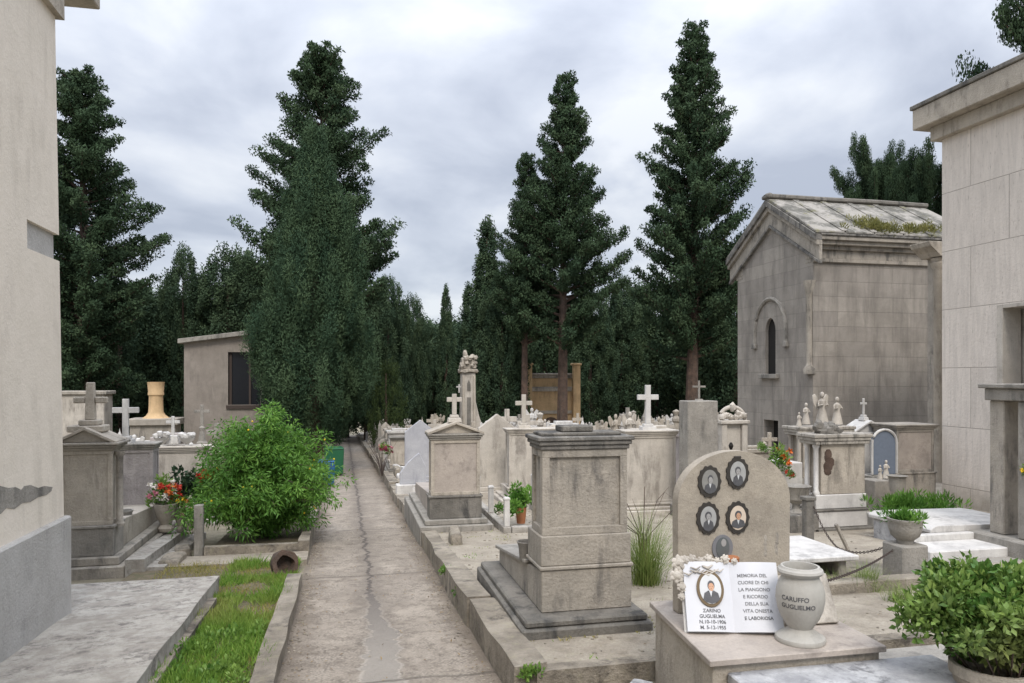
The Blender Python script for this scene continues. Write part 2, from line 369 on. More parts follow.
# ---------------------------------------------------------------- leaf clouds
def leaves(name, P, D, Ln, W, tone, mat_, fold=0.0, nrm=None):
    """P base points, D unit directions, one small diamond leaf each"""
    n = len(P); rs = np.random.RandomState(n % 9973)
    s = np.cross(D, rs.normal(size=(n, 3)) if nrm is None else nrm); s /= np.linalg.norm(s, axis=1)[:, None]+1e-9
    up = np.cross(s, D)
    Ln = np.broadcast_to(np.asarray(Ln, float), (n,))[:, None]; W = np.broadcast_to(np.asarray(W, float), (n,))[:, None]
    mid = P+D*Ln*.45
    V = np.stack([P, mid+s*W+up*W*fold, P+D*Ln, mid-s*W+up*W*fold], 1).reshape(-1, 3)
    me = bpy.data.meshes.new(name); me.vertices.add(4*n); me.vertices.foreach_set('co', V.ravel().astype(np.float32))
    if fold:
        idx = (np.arange(n)[:, None]*4+np.array([0, 1, 2, 0, 2, 3])).ravel(); k = 3; f = 2*n
    else:
        idx = np.arange(4*n); k = 4; f = n
    me.loops.add(len(idx)); me.loops.foreach_set('vertex_index', idx.astype(np.int32))
    me.polygons.add(f); me.polygons.foreach_set('loop_start', np.arange(0, len(idx), k, dtype=np.int32))
    try: me.polygons.foreach_set('loop_total', np.full(f, k, dtype=np.int32))
    except Exception: pass
    me.update()
    a = me.attributes.new('tone', 'FLOAT', 'FACE'); tt = np.broadcast_to(np.asarray(tone, float), (n,))
    a.data.foreach_set('value', np.repeat(tt, f//n).astype(np.float32))
    me.materials.append(mat_); return me
SC_N = None
def cloud(rs, cen, rad, per, updir=.5, out_w=.8, noise_w=.7, scale=False):
    """leaves spread in ellipsoidal clumps"""
    m = len(cen); P0 = rs.normal(size=(m, per, 3)); P0 /= np.linalg.norm(P0, axis=2)[:, :, None]
    rr = rs.uniform(0, 1, (m, per, 1))**.45
    P = cen[:, None, :]+P0*rr*rad[:, None, :]
    D = P0*out_w+np.array([0, 0, updir])+rs.normal(size=(m, per, 3))*noise_w*.5
    if scale:
        Nn = P0+rs.normal(size=(m, per, 3))*.22+np.array([0, 0, .25])
        Tn = np.cross(rs.normal(size=(m, per, 3)), Nn); Tn /= np.linalg.norm(Tn, axis=2)[:, :, None]
        D = Tn+P0*.45*out_w+np.array([0, 0, updir*.8]); D /= np.linalg.norm(D, axis=2)[:, :, None]
        global SC_N; SC_N = Nn.reshape(-1, 3)
    D /= np.linalg.norm(D, axis=2)[:, :, None]
    tone = np.clip(rs.uniform(0, 1, (m, 1))**1.3*.95+rs.uniform(-.12, .18, (m, per)), 0, 1)
    return P.reshape(-1, 3), D.reshape(-1, 3), tone.ravel()

def conifer_mesh(seed, H, Rm, prof, nbr=120, per=70, leaf=(.30, .06), bare=.14, csz=.55, droop=.0, fol='con'):
    rs = np.random.RandomState(seed); cen = []; rad = []; b = B()
    lean = rs.uniform(-.02, .02, 2)
    tp = lambda t: Vector((lean[0]*t*H+.12*math.sin(t*5+seed), lean[1]*t*H, t*H))
    rt = H*.016+.08
    b.tube([tp(k/9) for k in range(10)], [rt*(1.25 if k == 0 else 1)*(1-k/9.6) for k in range(10)], 8)
    az = rs.uniform(0, 6.28)
    for i in range(nbr):
        t = bare+(1-bare)*((i+rs.uniform(0, 1))/nbr)**.95; az += 2.4+rs.uniform(-.5, .5)
        nv = noise.noise(Vector((math.cos(az)*1.2, math.sin(az)*1.2, t*9+seed)))
        if nv < -.38 and t < .9: continue
        lobes = 1+.50*nv
        ln = Rm*prof(t)*rs.uniform(.62, 1.06)*lobes
        base = tp(t); pts = []
        rise = rs.uniform(.05, .35)-droop
        for q in (0, .35, .7, 1): pts.append(base+Vector((math.cos(az)*ln*q, math.sin(az)*ln*q, ln*(rise*q+.22*q*q)-.1)))
        if ln > .7: b.tube(pts, [.05+.012*ln, .04, .03, .012], 4)
        k = max(1, int(ln/(csz*.62)))
        for j in range(k):
            q = 1-j/(k+.3)*.85
            p = base+Vector((math.cos(az)*ln*q, math.sin(az)*ln*q, ln*(rise*q+.22*q*q)))
            cs = csz*rs.uniform(.6, 1.15)*(.55+.45*min(1, prof(t)*1.5))
            cen.append((p.x+rs.uniform(-.3, .3)*cs, p.y+rs.uniform(-.3, .3)*cs, p.z+rs.uniform(-.2, .3)*cs)); rad.append((cs, cs, cs*.62))
    for q in range(6): cen.append(tuple(tp(1-.01*q*2))); rad.append((.22, .22, .35))
    cen = np.array(cen); rad = np.array(rad)
    P, D, tn = cloud(rs, cen, rad, per, .35, .8, .7, True)
    me = leaves('crown', P, D, leaf[0]*rs.uniform(.6, 1.3, len(P)), leaf[1], tn, M[fol], 0, SC_N)
    return b.mesh('trunk', M['bark'], True), me
def dense_mesh(seed, H, Rm, prof, ncl=900, per=55, leaf=(.22, .05), bare=.03, csz=.32, fol='cyp'):
    rs = np.random.RandomState(seed); b = B()
    rt = .10+H*.012
    b.tube([(0, 0, -.1), (0, 0, H*.3), (0, 0, H*.92)], [rt*1.2, rt, .03], 8)
    cen = []; rad = []
    while len(cen) < ncl:
        t = bare+(1-bare)*rs.uniform(0, 1)
        if rs.uniform(0, 1) > prof(t)+.06: continue
        a = rs.uniform(0, 6.283)
        lob = 1+.26*noise.noise(Vector((math.cos(a)*1.8, math.sin(a)*1.8, t*6+seed)))*2
        r = Rm*prof(t)*lob*(rs.uniform(0.25, 1)**.35)
        cs = csz*rs.uniform(.6, 1.25)
        cen.append((r*math.cos(a), r*math.sin(a), t*H)); rad.append((cs*.70, cs*.70, cs*1.6))
    cen = np.array(cen); rad = np.array(rad)
    P, D, tn = cloud(rs, cen, rad, per, .9, .5, .5, True)
    me = leaves('crown', P, D, leaf[0]*rs.uniform(.6, 1.2, len(P)), leaf[1], tn, M[fol], 0, SC_N)
    return b.mesh('trunk', M['bark'], True), me

# ================================================================ SETTING
b = B()
ys = [-30, 0, 25, 50, 75, 160, 900]; xs = [-700, -60, 60, 700]
g = [[b.bm.verts.new((x, y, -SL*y if 0 <= y <= 75 else (-SL*75 if y > 75 else 0))) for x in xs] for y in ys]
for r0, r1 in zip(g, g[1:]):
    for k in range(len(xs)-1): b.bm.faces.new((r0[k], r0[k+1], r1[k+1], r1[k]))
struct(b.out('ground', M['earth']))
b = B()
b.slope(-.44, .99, -3, 66, -.05, .004, 60); struct(b.out('path', M['path']))
# raised burial terrace to the right of the path
b = B(); b.slope(1.10, 45, 4.30, 70, -.15, .165, 120, 0); struct(b.out('terrace', M['yard']))
b = B(); b.slope(1.10, 45, -4, 4.28, -.15, .06, 10, 0); struct(b.out('lower_terrace', M['earth']))
# kerb stones of the terrace
y = 4.25; k = 0
while y < 60:
    ln = rnd.uniform(1.1, 1.9)*(1 if y < 25 else 3)
    b = B(); h = .205+rnd.uniform(-.025, .03)
    b.slope(.955+rnd.uniform(-.01, .012), 1.13+rnd.uniform(0, .04), y, y+ln-.025, -.1, h, max(4, int(ln*8)), .022)
    o = b.out('kerb_stone', M['kerb']); struct(o)
    y += ln; k += 1
for i in range(26):
    y = 8.9+i*.62+rnd.uniform(-.1, .1); ln = rnd.uniform(.25, .5); b = B(); x = 1.2+rnd.uniform(0, .18)
    b.box(-.07, .07, -ln/2, ln/2, -.1, rnd.uniform(.10, .24), .02).rough(1, .03, 6)
    if not 9.3 < y < 12.6: tag(b.out('edging_block', M['kerb' if i % 3 or y < 13 else 'marble'], loc=(x, y, gz(y)+.165), rz=rnd.uniform(-.15, .15), smooth=True), 'small weathered edging block along the inner side of the path kerb', 'stone', 'weathered blocks along the kerb')
# inner low kerb line (plots' edging)
b = B(); b.slope(1.10, 9, 4.22, 4.34, -.1, .185, 3, .01); struct(b.out('terrace_edge', M['kerb']))
# kerb of the left bed, grass bed
b = B(); b.slope(-.56, -.42, 1, 7.75, -.1, .12, 90, .014); struct(b.out('bed_kerb', M['kerb']))
b = B(); b.slope(-2.2, -.55, 1, 9.25, -.1, .05, 20, .02); struct(b.out('bed_soil', M['soil']))
# concrete apron around the planter
b = B(); b.slope(-2.3, -.43, 8.75, 9.28, -.1, .065, 8, .02); struct(b.out('apron', M['yard']))

# ---- grass
def blades(name, area, n, h, w, mt, bend=.5, hb=.05, dens=None, seed=1, z=None):
    rs = np.random.RandomState(seed); x0, x1, y0, y1 = area
    X = rs.uniform(x0, x1, n); Y = rs.uniform(y0, y1, n)
    if dens is not None:
        kp = np.array([dens(a, c) > rs.uniform() for a, c in zip(X, Y)]); X = X[kp]; Y = Y[kp]
    n = len(X); Z = (-SL*Y+hb) if z is None else np.full(n, z)
    D = np.stack([rs.normal(size=n)*bend, rs.normal(size=n)*bend, np.ones(n)], 1); D /= np.linalg.norm(D, axis=1)[:, None]
    hh = h*rs.uniform(.4, 1.2, n)*np.array([1+.8*noise.noise(Vector((a*2.2, c*2.2, seed))) for a, c in zip(X, Y)])
    return leaves(name, np.stack([X, Y, Z], 1), D, hh, w, rs.uniform(0, 1, n), mt, .4)
dn = lambda x, y: .10+2.2*noise.noise(Vector((x*2.5, y*2.5, 1)))+(.70 if y < 6.6 else -.05)+(.4 if x < -.9 else 0)
tag(link('grass', blades('grass', (-1.22, -.5, 2.5, 8.8), 34000, .10, .004, M['grass'], .55, .04, dn, 3)), 'short bright green grass growing in the bed left of the path', 'grass', kind='stuff')
dd2 = lambda x, y: .35+1.3*noise.noise(Vector((x*2.1, y*2.1, 8)))+(.55 if y > 7.0 else .0)
tag(link('dry_grass', blades('dry_grass', (-1.9, -.5, 4, 8.85), 24000, .06, .003, M['gdry'], .8, .04, dd2, 4)), 'short yellowing dry grass patches at the far end of the green bed', 'grass', kind='stuff')
rs = np.random.RandomState(2)
cen = np.array([(rnd.uniform(-1.12, -.62), rnd.uniform(3.6, 6.0), 0) for _ in range(70)]); cen[:, 2] = -SL*cen[:, 1]+.07
P, D, tn = cloud(rs, cen, np.full((70, 3), .06), 60, .6)
tag(link('weeds', leaves('weeds', P, D, .035, .009, tn, M['box'], .3)), 'low broad-leaved weeds among the grass at the near end of the bed', 'weeds', kind='stuff')
dn2 = lambda x, y: .9 if noise.noise(Vector((x*3, y*3, 4))) > .25 else 0
tag(link('kerb_weeds', blades('kerb_weeds', (1.13, 3.5, 4.33, 9.6), 7000, .04, .003, M['grass'], .7, .16, lambda x, y: (.9 if noise.noise(Vector((x*4, y*4, 4))) > .33 else 0)*(1 if not (1.15 < x < 2.12 and 4.8 < y < 6.6) else 0), 9)), 'tiny green weeds sprouting along the terrace behind the kerb', 'weeds', kind='stuff')
def rim(x, y): return (x < 1.17 or y < 4.85 or x > 2.13) and noise.noise(Vector((x*7, y*7, 2))) > -.05
tag(link('base_weeds', blades('base_weeds', (1.135, 2.19, 4.78, 6.7), 6000, .035, .003, M['gdry'], .8, .16, lambda x, y: .8 if rim(x, y) else 0, 19)), 'sparse dry weeds along the foot of the near block tomb', 'weeds', kind='stuff')
# plant at the kerb end
for px, py, Y in ((530, 676, 4.28), (462, 602, 6.35), (448, 580, 7.2)):
    x = xat(px, Y); c = np.array([(x+rnd.uniform(-.05, .05), Y+rnd.uniform(-.06, .06), gz(Y)+.16+rnd.uniform(0, .03)) for _ in range(8)])
    P, D, tn = cloud(rs, c, np.full((8, 3), .03), 40, .5)
    tag(link('kerb_weed', leaves('kerb_weed', P, D, .03, .008, tn, M['box'], .3)), {530: 'green weed tuft at the near corner of the terrace kerb', 462: 'small weed on the kerb beside the near dark tomb base', 448: 'small weed clump on the kerb beyond the near tomb'}[px], 'weed')
# broken stones at the near corner of the terrace
for i, (px, py, s, lab) in enumerate(((600, 676, .10, 'pinkish broken stone lying before the terrace edge'), (632, 680, .12, 'grey marble fragment beside the memorial base'), (570, 681, .07, 'small rubble stone at the foot of the terrace edge'))):
    d = 4.35; p = PT(px, py, d); b = B(); b.box(-s, s, -s*.6, s*.6, -.02, .05, .012).rough(2, .015, 9)
    tag(b.out('stone_fragment', M['kerb'] if i != 1 else M['mott'], loc=(p.x, p.y-.1, gz(p.y)+.08), rz=i*.9, smooth=True), lab, 'stone')

# pebbles and crumbs along the edges
rs = np.random.RandomState(77); b = B()
for i in range(1500):
    k_ = rs.randint(0, 4)
    x, h_ = [(rs.normal(.90, .05), .006), (rs.normal(-.37, .05), .006), (rs.uniform(1.15, 6), .167), (rs.uniform(1.15, 3), .167)][k_]
    if x < -.42 or .95 < x < 1.14: continue
    y = rs.uniform(4.4, 12); s_ = rs.uniform(.004, .013)*(1.3 if k_ > 1 else 1)
    ret = bmesh.ops.create_icosphere(b.bm, subdivisions=1, radius=s_)
    for v in ret['verts']: v.co = Vector((v.co.x*rs.uniform(.8, 1.3)+x, v.co.y*rs.uniform(.8, 1.3)+y, v.co.z*.6-SL*y+h_))
tag(b.out('gravel', M['kerb']), 'loose pebbles and crumbs on the path edges and terrace', 'gravel', kind='stuff')
rs = np.random.RandomState(78); n_ = 900
kx = rs.randint(0, 4, n_); X_ = np.where(kx == 0, rs.normal(.86, .07, n_), np.where(kx == 1, rs.normal(-.33, .07, n_), np.where(kx == 2, rs.uniform(-.4, .93, n_), rs.uniform(1.15, 5.5, n_))))
Y_ = rs.uniform(4.4, 16, n_); ok = (X_ > -.42) & ((X_ < .94) | (X_ > 1.15)) & ~((X_ > 1.15) & (X_ < 2.15) & (Y_ > 4.8) & (Y_ < 6.7)); X_ = X_[ok]; Y_ = Y_[ok]
Z_ = -SL*Y_+np.where(X_ > 1, .17, .009); D_ = np.stack([rs.normal(size=len(X_)), rs.normal(size=len(X_)), rs.uniform(0, .35, len(X_))], 1); D_ /= np.linalg.norm(D_, axis=1)[:, None]
M['litter'] = leafm('fallen_leaves', (.16, .10, .05), (.30, .22, .11), None, .1)
tag(link('leaf_litter', leaves('leaf_litter', np.stack([X_, Y_, Z_], 1), D_, rs.uniform(.012, .035, len(X_)), .006, rs.uniform(0, 1, len(X_)), M['litter'], .4, np.tile([0, 0, 1.], (len(X_), 1)))), 'scattered brown fallen leaves on the path and the terrace', 'leaf litter', kind='stuff')
# ================================================================ LEFT BUILDING
XW, YW = -2.07, 6.36
zp = zat(515, XW, YW)
T = thing('plastered_mausoleum', 'tall cream plastered building cut by the left edge, with grey cement plinth', 'building', (XW, YW, gz(YW)))
T.location = (0, 0, 0)
def wallprism(x_out_bot, x_out_top, z0, z1, y0, y1, name, mt, par, x_in=-6, bev=.004):
    b = B(); b.prism([(x_in, z0), (x_out_bot, z0), (x_out_top, z1), (x_in, z1)], y0, y1, 'y', bev); return b.out(name, mt, par)
wallprism(XW, XW, -1.0, zp, -3, YW, 'plinth', M['plinth'], T, bev=.012)
xu = XW-.045
bat = lambda z: xu-.016*(z-zp)
zA = zat(262, xu, YW); zB = zat(236, xu, YW); zC = zat(95, xu, YW); zD = zat(52, xu, YW); zE = zat(22, xu, YW)
y20 = YW-.03
def facewall(z0, z1, off, name, mt, y0=-3, y1=y20):
    b = B(); v = []
    for y in (y0, y1):
        for (x, z) in ((-6, z0), (bat(z0)-off, z0), (bat(z1)-off, z1), (-6, z1)): v.append(b.bm.verts.new((x, y-(off if y == y1 else 0), z)))
    for f in ((0, 1, 2, 3), (7, 6, 5, 4), (0, 4, 5, 1), (1, 5, 6, 2), (2, 6, 7, 3), (3, 7, 4, 0)): b.bm.faces.new([v[i] for i in f])
    return b.out(name, mt, T)
facewall(zp, zA, 0, 'wall', M['plaster']); facewall(zA, zB, .03, 'recessed_band', M['plinth'], y0=YW-.62)
facewall(zA, zB, .0, 'wall', M['plaster'], y1=YW-.62); facewall(zB, zE+.02, 0, 'wall', M['plaster'])
facewall(zE+.02, zE+.22, -.05, 'moulding', M['tan']); facewall(zE+.22, zE+.6, -.02, 'wall', M['plaster'])
p = PT(96, 6, 6.6)
b = B(); b.prism([(-6, p.z), (p.x, p.z+.02), (p.x, p.z+.14), (-6, p.z+.16)], -3, p.y+.12, 'y', .01); b.out('eave', M['tan'], T)
# fallen patch of plaster showing grey rubble
b = B()
def onwall(px, py):
    u = (px-512)/FPX; x = xu
    for _ in range(4): y = x*(fy+u*ry)/(fx+u*rx); z = zat(py, x, y); x = bat(z)
    return y, z
q0 = [onwall(*q) for q in ((52, 487), (44, 486), (38, 488), (30, 485), (24, 486), (21, 490), (15, 487), (8, 488), (0, 486), (-30, 482), (-30, 530), (-12, 519), (0, 514), (6, 508), (14, 509), (22, 503), (30, 502), (38, 497), (46, 495), (51, 491))]
vs = [b.bm.verts.new((bat(z)+.004, y, z)) for y, z in q0]
f = b.bm.faces.new(vs)
bmesh.ops.triangulate(b.bm, faces=[f])
ret = bmesh.ops.extrude_face_region(b.bm, geom=b.bm.faces[:])
for v in ret['geom']:
    if isinstance(v, bmesh.types.BMVert): v.co.x -= .012
b.out('bare_patch', M['grey'], T, label='grey rough patch where plaster has fallen off')
# slab in front of the wall
b = B(); b.slope(-3.2, -1.16, 3.4, 7.42, -.1, .20, 30, .018); o = b.out('ledge_slab', M['slab']); tag(o, 'low pale weathered stone slab at the foot of the plastered building', 'slab')
b = B(); b.slope(-1.165, -1.10, 4.7, 6.9, -.1, .115, 16, .02)
o2 = b.out('side_stone', M['kerb'], o)

# ================================================================ GENERIC TOMB PIECES (local: x right, y back, z up)
def cross_geo(b, h, z, t=.05, w=None, x=0, y=0, arm=.62):
    w = w or h*.66; a = t
    zc = z+h*arm
    b.box(x-a/2, x+a/2, y-a*.35, y+a*.35, z, z+h, .004)
    b.box(x-w/2, x-a/2-.0005, y-a*.35, y+a*.35, zc, zc+a, .004); b.box(x+a/2+.0005, x+w/2, y-a*.35, y+a*.35, zc, zc+a, .004)
def framed(T, x0, x1, y0, y1, z0, z1, mshaft, mpan, fr=.05, depth=.018, name='shaft'):
    """a shaft whose front (-y) and left/right faces carry a raised frame round a sunk panel"""
    b = B(); b.box(x0+depth, x1-depth, y0+depth, y1-depth, z0, z1, 0); b.out('panel', mpan, T)
    b = B()
    for (a0, a1, c0, c1, e0, e1) in ((x0, x1, y0, y0+depth+.004, z0, z0+fr), (x0, x1, y0, y0+depth+.004, z1-fr, z1),
                                     (x0, x0+fr, y0, y0+depth+.004, z0+fr, z1-fr), (x1-fr, x1, y0, y0+depth+.004, z0+fr, z1-fr)):
        b.box(a0, a1, c0, c1, e0, e1, .003)
    for xs0, xs1 in ((x0, x0+depth+.004), (x1-depth-.004, x1)):
        yy = y0+depth+.006
        b.box(xs0, xs1, yy, y1, z0, z0+fr, .003); b.box(xs0, xs1, yy, y1, z1-fr, z1, .003)
        b.box(xs0, xs1, yy, yy+fr*.7, z0+fr, z1-fr, .003); b.box(xs0, xs1, y1-fr*.7, y1, z0+fr, z1-fr, .003)
    b.out(name, mshaft, T)
def step_cornice(b, x0, x1, y0, y1, z0, z1, out=.05, n=3):
    for k in range(n):
        o_ = out*(k+1)/n; za = z0+(z1-z0)*k/n; zb = z0+(z1-z0)*(k+1)/n
        b.box(x0-o_, x1+o_, y0-o_, y1+o_, za+.0006*k, zb, .006)
def gable_geo(b, x0, x1, y0, y1, z0, h, t=.035, ov=.05):
    xm = (x0+x1)/2
    b.prism([(x0, z0), (x1, z0), (xm, z0+h)], y0, y1, 'y', .003)
    for s in (-1, 1):
        xe = xm+s*((x1-x0)/2+ov); ze = z0-h*ov/((x1-x0)/2)
        b.prism([(xm, z0+h+.002), (xe, ze+.002), (xe, ze+t), (xm, z0+h+t)] if s > 0 else [(xe, ze+.002), (xm, z0+h+.002), (xm, z0+h+t), (xe, ze+t)], y0-ov, y1+ov, 'y', .003)

# ---- near tomb (tall grey stele seen from behind)
Y0 = 5.05; g0 = gz(4.86)+.165
T = thing('pedestal_tomb', 'tall grey-brown block tomb on a dark stepped base, nearest to the path kerb', 'tomb', (1.17, 4.86, g0))
lx = lambda X: X-1.17; ly = lambda Y: Y-4.86; lz = lambda z: z-g0
b = B(); b.box(0, .95, 0, 1.78, -.22, .065, .012); b.box(.03, .92, .03, 1.75, .066, .115, .012); b.out('base_step', M['dark'], T)
b = B(); b.prism([(.19, .117), (1.66, .117), (1.66, .24), (.19, .415)], .185, .86, 'x', .006); b.out('grave_body', M['tan2'], T)
b = B(); b.prism([(.60, .372), (1.70, .242), (1.70, .272), (.60, .40)], .155, .88, 'x', .005); b.out('lid', M['grey'], T)
b = B(); b.box(.17, .87, .175, .60, .416, .442, .006); b.box(.18, .855, .19, .58, .443, .655, .006); b.out('pedestal', M['tan2'], T)
framed(T, .195, .835, .21, .52, .656, 1.265, M['tan2'], M['tan2'], .055, .022)
b = B(); step_cornice(b, .195, .835, .21, .52, 1.266, 1.36, .042, 3); b.out('cornice', M['crust'], T)
b = B(); b.box(.20, .80, .24, .50, 1.361, 1.385, .006); b.box(.36, .60, .28, .46, 1.386, 1.43, .008); b.out('cap', M['dark'], T)
b = B(); b.lathe([(0, 0), (.045, 0), (.05, .02), (.06, .12), (.072, .15), (.066, .155), (.05, .11), (0, .10)], seg=16)
X1 = xat(526, 5.55); b.out('vase', M['dark'], None, True, loc=(X1, 5.55, g0+.365)); tag(bpy.context.scene.collection.objects[-1], 'small dark grey pot standing on the sloping lid of the near tomb', 'pot')

def pedtomb(name, label, px0, px1, Y, ytop, ybot, back, m1, m2, gable=0, crossh=0, crossw=None, th=.28, band=None, step=.12, mbase=None, cross_mat=None, cor=.05, side=1, cat='tomb', low=.30, fr=.045, crx=0, body=True, crt=.05):
    """a stele on a pedestal with a grave body behind, sized from its place along the path"""
    x0, x1 = xat(px0, Y), xat(px1, Y); w_ = x1-x0; g_ = gz(Y)+(.165 if x0 > .9 else .02)
    zt = zat(ytop, (x0+x1)/2, Y)-g_; 
    T = thing(name, label, cat, ((x0+x1)/2, Y, g_))
    h = w_/2; mb = mbase or m1
    b = B(); b.box(-h-.16, h+.16, -.14, back+.14, -.25, step*.55, .01); b.box(-h-.09, h+.09, -.08, back+.06, step*.55+.001, step, .01); b.out('base_step', mb, T)
    zl = zt*low
    if body:
        b = B(); b.prism([(th+.001, step+.001), (back, step+.001), (back, step+(zl-step)*.55), (th+.001, zl-.01)], -h+.01, h-.01, 'x', .006); b.out('grave_body', m2, T)
    b = B(); b.box(-h-.02, h+.02, -.02, th+.02, step+.002, zl-.03, .006); b.box(-h-.035, h+.035, -.035, th+.035, zl-.029, zl, .006); b.out('pedestal', band or m1, T)
    gh = gable; zc0 = zt-gh-.09
    framed(T, -h, h, 0, th, zl+.001, zc0, m1, m2, fr, .015)
    b = B(); step_cornice(b, -h, h, 0, th, zc0+.001, zc0+.085, cor, 3); b.out('cornice', mb if mb is not m1 else m1, T)
    if gable:
        b = B(); gable_geo(b, -h, h, 0, th, zc0+.087, gh); b.out('pediment', m1, T)
    if crossh:
        b = B(); zz = zc0+.087+(gh+.03 if gable else 0)
        b.box(crx-crt*1.5, crx+crt*1.5, th/2-.08, th/2+.08, zz-.01, zz+.05, .006, .01); b.box(crx-crt, crx+crt, th/2-.05, th/2+.05, zz+.051, zz+.09, .006, .005)
        cross_geo(b, crossh, zz+.091, crt, crossw, x=crx, y=th/2); b.out('cross', cross_mat or M['cream'], T)
    return T
# gabled tomb by the kerb, further on
pedtomb('gabled_tomb', 'pinkish-beige gabled tomb with small white cross and dark band, beside the path kerb', 431, 480, 9.75, 424, 530, 2.3, M['tan'], M['pinkm'], gable=.12, crossh=.28, crossw=.20, th=.26, band=M['dark'], step=.16, mbase=M['grey'], low=.33, crt=.06)
# left: gabled tomb with columns, in front of the others
T = pedtomb('gabled_tomb', 'beige gabled tomb with corner column, stepped base and worn stone cross, beside the plastered wall', 58, 112, 8.75, 430, 575, 2.6, M['tan'], M['tan'], gable=.13, crossh=0, th=.34, band=M['grey'], step=.20, mbase=M['tan2'], low=.34, cor=.08)
b = B(); hx = (xat(112, 8.75)-xat(58, 8.75))/2
b.lathe([(.05, 0), (.052, .03), (.036, .05), (.034, .5), (.036, .76), (.05, .78), (.055, .82)], hx+.05, .10, 14, .50); b.out('column', M['tan2'], T, True)
b = B(); zz = zat(430, xat(80, 8.9), 8.9)-T.location.z
b.box(-.20, .16, .05, .30, zz-.02, zz+.05, .01); b.box(-.10, .10, .09, .26, zz+.051, zz+.11, .01)
b.box(-.05, .05, .13, .22, zz+.111, zz+.52, .008, .012); b.box(-.17, -.045, .15, .21, zz+.29, zz+.36, .012); b.box(.045, .17, .15, .21, zz+.29, zz+.36, .012)
b.out('cross', M['tan'], T, label='worn beige stone cross with tapering shaft')
# two marble steps beside it
Xs = T.location.x+hx
b = B(); b.slope(Xs+.17, Xs+.36, 8.6, 11.0, -.1, .19, 12, .008); b.slope(Xs+.361, Xs+.55, 8.65, 11.1, -.1, .09, 12, .01)
tag(b.out('stone_steps', M['slab'], smooth=False), 'low pale stone steps along the side of the beige gabled tomb', 'steps')
b = B(); b.lathe([(0, 0), (.06, 0), (.075, .05), (.08, .16), (.09, .17), (.09, .19), (.075, .19), (.065, .14), (0, .13)], seg=16)
tag(b.out('stone_pot', M['grey'], None, True, loc=(xat(125, 9.6), 9.6, zat(470+56, xat(125, 9.6), 9.6)), ), 'small grey cylindrical stone pot beside the column of the gabled tomb', 'pot')
T = pedtomb('stone_tomb', 'mauve-grey flat-topped tomb with a white cross, left of the flower pots', 114, 153, 10.8, 443, 525, 2.2, M['pink'], M['pink'], crossh=.50, crossw=.33, th=.32, step=.12, mbase=M['grey'], cross_mat=M['marble'], crx=-.14, crt=.075)
b = B(); pts = [(.30*math.cos(R(a)), .26*math.sin(R(a))) for a in range(0, 181, 15)]; b.prism([(x-.26, z+1.30-.2) for x, z in pts], -.04, .06, 'y', .004)
T2 = thing('arched_headstone', 'grey half-round headstone behind the mauve tomb, left of its white cross', 'headstone', (xat(112, 11.8), 11.8, gz(11.8)))
b.bm.transform(Matrix.Translation((.26, 0, 0))); b.out('stele', M['grey'], T2)
b = B(); b.box(-.34, .34, -.1, .12, -.1, 1.10, .01); b.out('pedestal', M['pink'], T2)

# ---- statues and ornaments
def angel_geo(b, h, wings=True, x=0, y=0, z=0):
    s = h
    b.lathe([(0, 0), (.20*s, 0), (.19*s, .06*s), (.15*s, .25*s), (.10*s, .48*s), (.12*s, .62*s), (.11*s, .72*s), (.045*s, .78*s), (.04*s, .82*s)], x, y, 10, z)
    b.ball((x, y-.01*s, z+.90*s), (.07*s, .08*s, .10*s), 10)
    for k in (-1, 1):
        b.tube([(x+k*.11*s, y, z+.70*s), (x+k*.17*s, y-.06*s, z+.56*s), (x+k*.05*s, y-.15*s, z+.60*s)], [.04*s, .035*s, .022*s], 6)
        if wings:
            b.prism([(x+k*.04*s, z+.45*s), (x+k*.08*s, z+.75*s), (x+k*.20*s, z+.93*s), (x+k*.29*s, z+.88*s), (x+k*.26*s, z+.64*s), (x+k*.15*s, z+.42*s)], y+.07*s, y+.11*s, 'y', .004)
def flowers(b, c, r, n, rs_, sz=.03):
    for _ in range(n):
        a = rs_.uniform(0, 6.28); q = rs_.uniform(0, 1)**.5*r
        b.ball((c[0]+q*math.cos(a), c[1]+q*math.sin(a)*.8, c[2]+rs_.uniform(-.5, .6)*r), (sz, sz, sz*.7), 6, wob=.5)
def bouquet(name, label, loc, r, cols, n=10, pot=None, potm=None, sz=.03, green=True, h0=0):
    T = thing(name, label, 'flowers', loc)
    rr = random.Random(int(abs(loc[0]*1000+loc[1]*77)))
    if pot:
        b = B(); pr, ph = pot
        b.lathe([(0, 0), (pr*.62, 0), (pr*.7, ph*.12), (pr*.45, ph*.25), (pr*.85, ph*.6), (pr, ph*.92), (pr*1.08, ph), (pr*.9, ph), (pr*.8, ph*.8), (0, ph*.75)], seg=16)
        b.out('pot', potm, T, True); h0 = ph
    if green:
        rs_ = np.random.RandomState(7+int(r*1000)); c = rs_.normal(size=(8, 3))*r*.32+np.array([0, 0, h0+r*.75])
        P, D, tn = cloud(rs_, c, np.full((8, 3), r*.4), 45, .6); link('foliage', leaves('foliage', P, D, r*.35, r*.07, tn, M['box'], .3), T)
    for cm_ in cols:
        fc = np.array([(lambda a, q: (q*math.cos(a), q*math.sin(a)*.8-.02, h0+r*.85+rr.uniform(-.4, .55)*r))(rr.uniform(0, 6.28), rr.uniform(0, 1)**.5*r) for _ in range(n)])
        rs2 = np.random.RandomState(n); k_ = 16; dd_ = rs2.normal(size=(n, k_, 3)); dd_ /= np.linalg.norm(dd_, axis=2)[:, :, None]
        if 'M' and cm_ != 'fgrn': link('blooms', leaves('blooms', np.repeat(fc, k_, 0), dd_.reshape(-1, 3), sz*rs2.uniform(.8, 1.4, n*k_), sz*.32, .5, M[cm_], .3), T)
    return T
